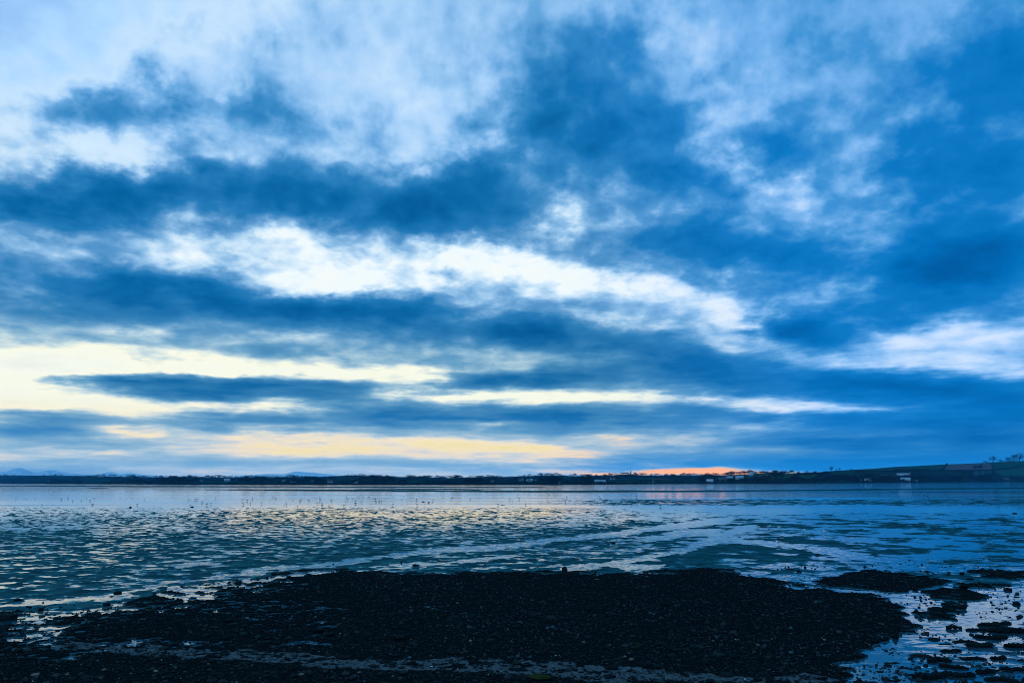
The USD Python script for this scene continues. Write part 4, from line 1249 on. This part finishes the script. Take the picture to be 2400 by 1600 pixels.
HOUSES = [  # x, y of the foot, length and eaves height in picture pixels, turn, walls, roof, name, label
    (235, 1116.5, 9, 2.0, 10, 'render_wall', 'pale_sheet', 'house', 'white house on the skyline of the left far shore'),
    (118, 1127, 11, 1.6, 0, 'dim_wall', 'slate', 'house', 'dim cottage among trees on the far left shore'),
    (333, 1126, 5, 1.4, 20, 'dim_wall', 'slate', 'house', 'tiny grey cottage on the left far shore'),
    (414, 1128.5, 10, 1.6, 0, 'dim_wall', 'pale_sheet', 'house', 'long dim bungalow left of the green slope on the far shore'),
    (472, 1128, 6, 1.6, 10, 'dim_wall', 'slate', 'house', 'small dim cottage at the left foot of the green slope'),
    (532, 1127, 12, 2.4, 0, 'render_wall', 'pale_sheet', 'long_building', 'long white building standing above the green slope on the left far shore'),
    (664, 1128.5, 6, 1.6, 30, 'dim_wall', 'pale_sheet', 'house', 'cottage with a slanting pale roof left of the low cottages'),
    (687, 1130.5, 13, 1.8, 0, 'dim_wall', 'slate', 'house', 'low grey cottage left of the round dark bush on the left far shore'),
    (732, 1129, 4, 1.8, 0, 'dim_wall', 'slate', 'house', 'tiny cottage right of the round dark bush on the left far shore'),
    (774, 1131, 12, 2.0, 0, 'render_wall', 'slate', 'house', 'bright white bungalow on the shore under the blue mountain'),
    (834, 1131.4, 10, 2.2, 0, 'render_wall', 'slate', 'house', 'small white cottage by the water left of the middle'),
    (1153, 1130, 7, 3.0, 0, 'render_wall', 'slate', 'house', 'small bright white house right of the dark wood on the far shore'),
    (1221, 1127, 14, 2.0, 0, 'dim_wall', 'pale_sheet', 'barn', 'grey roofed barn left of the slanting pale roofs'),
    (1241, 1128, 14, 2.4, 25, 'render_wall', 'pale_sheet', 'barn', 'barn with bright slanting roof on the middle far shore'),
    (1255, 1125, 5, 2.2, 0, 'render_wall', 'slate', 'house', 'tiny white house right of the bright slanting roof'),
    (1311, 1132, 5, 2.0, 0, 'render_wall', 'slate', 'house', 'tiny white house at the water under the broad dark tree'),
    (1400, 1131, 13, 2.6, 0, 'dim_wall', 'pale_sheet', 'barn', 'left of two grey barns beside the green field'),
    (1414, 1130.6, 11, 2.4, 0, 'dim_wall', 'pale_sheet', 'barn', 'right of two grey barns beside the green field'),
    (1432, 1123.5, 4, 3.0, 0, 'render_wall', 'slate', 'house', 'left of two tiny white gables above the grey barns'),
    (1439, 1123.5, 4, 3.0, 0, 'render_wall', 'slate', 'house', 'right of two tiny white gables above the grey barns'),
    (1531, 1131.5, 4, 1.2, 0, 'render_wall', 'slate', 'house', 'tiny white hut by the water on the green field'),
    (1664, 1130, 14, 1.4, -12, 'dim_wall', 'render_wall', 'barn', 'low barn with a bright white roof by the orange reflection'),
    (1693, 1127, 17, 4.0, 0, 'dim_wall', 'slate', 'house', 'grey two storey house with windows behind the white roofed barn'),
    (1711, 1122, 13, 2.0, 0, 'dim_wall', 'pale_sheet', 'house', 'dim house left of the broad white house under the skyline'),
    (1734, 1122, 17, 3.0, 0, 'render_wall', 'pale_sheet', 'house', 'broad white house on the slope under the skyline houses'),
    (1760, 1115.5, 11, 2.0, 0, 'dim_wall', 'pale_sheet', 'house', 'dim grey roofed house on the slope below the skyline houses'),
    (1766, 1111.5, 13, 2.6, 0, 'dim_wall', 'pale_sheet', 'house', 'leftmost pale house on the skyline right of the orange glow'),
    (1796, 1110.5, 10, 3.4, 0, 'dim_wall', 'slate', 'house', 'tall dark house beside the tallest tree on the skyline'),
    (1838, 1110, 12, 3.0, 0, 'render_wall', 'slate', 'house', 'white house between two trees on the low skyline'),
    (1872, 1109, 7, 2.4, 0, 'dim_wall', 'pale_sheet', 'house', 'rightmost small house on the low skyline before the hill'),
    (2028, 1126, 6, 3.6, 90, 'render_wall', 'slate', 'house', 'white gabled house, left one of the pair under the green hill'),
    (2037, 1126, 9, 3.6, 60, 'render_wall', 'slate', 'house', 'white gabled house, right one of the pair under the green hill'),
    (2017, 1126, 4, 1.6, 0, 'render_wall', 'slate', 'shed', 'small white shed left of the pair of gabled houses'),
    (2074, 1118, 12, 2.0, 0, 'dim_wall', 'slate', 'house', 'dim blue house in the wood right of the gabled pair'),
    (2119, 1115.5, 25, 1.6, 0, 'dim_wall', 'pale_sheet', 'long_building', 'long dim shed roof in the wood below the hill fields'),
    (2123, 1126, 18, 2.4, 0, 'render_wall', 'pale_sheet', 'long_building', 'long bright white bungalow at the water below the hill'),
    (2145, 1126, 10, 1.8, 0, 'render_wall', 'slate', 'house', 'low white cottage right of the long bright bungalow'),
    (2360, 1124, 9, 1.2, 0, 'dim_wall', 'slate', 'house', 'faint low cottage at the water near the right edge'),
]
for x, y, wpx, hpx, turn, wall, roof, name, label in HOUSES:
    p, _ = land_at(x, y)
    s = px_size(p)
    L, H = wpx * s, max(hpx * s, 2.2)
    az = math.degrees(math.atan2(p[0], p[1]))
    make_house(label, p, turn - az, L, min(max(L * .6, 4.0), 9.0), H, LOOK[wall], LOOK[roof], 0 if name in ('barn', 'shed', 'long_building') else 2 if wpx > 9 else 1, max(2, min(7, int(L / 2.6))), {'house': 'house', 'barn': 'barn', 'shed': 'shed', 'long_building': 'building'}[name], name)

# the tower on the ridge
p, _ = land_at(1479, 1112.5)
s = px_size(p)
t = thing('monument_tower', 'tall narrow stone tower standing alone on the ridge in the middle', 'tower', p)
prof = np.array([(3.1, -1), (3.0, 0), (2.6, 1.2), (2.3, 1.6), (1.9, 8.6 * s * .86), (2.3, 8.6 * s * .88), (2.3, 8.6 * s * .94), (1.9, 8.6 * s * .95), (1.9, 8.6 * s), (.01, 8.6 * s + .6)])
obj('shaft', trimesh.creation.revolve(prof[:6], sections=16), LOOK['stonework'], t, smooth=40)
obj('parapet', trimesh.creation.revolve(prof[5:], sections=16), LOOK['stonework'], t, smooth=40)
for k in range(4):
    b = trimesh.creation.box([.7, .3, 1.6])
    b.apply_translation([0, -2.15 + .03 * k, 5 + k * 5.0])
    obj('window', b, LOOK['dark_pane'], t)
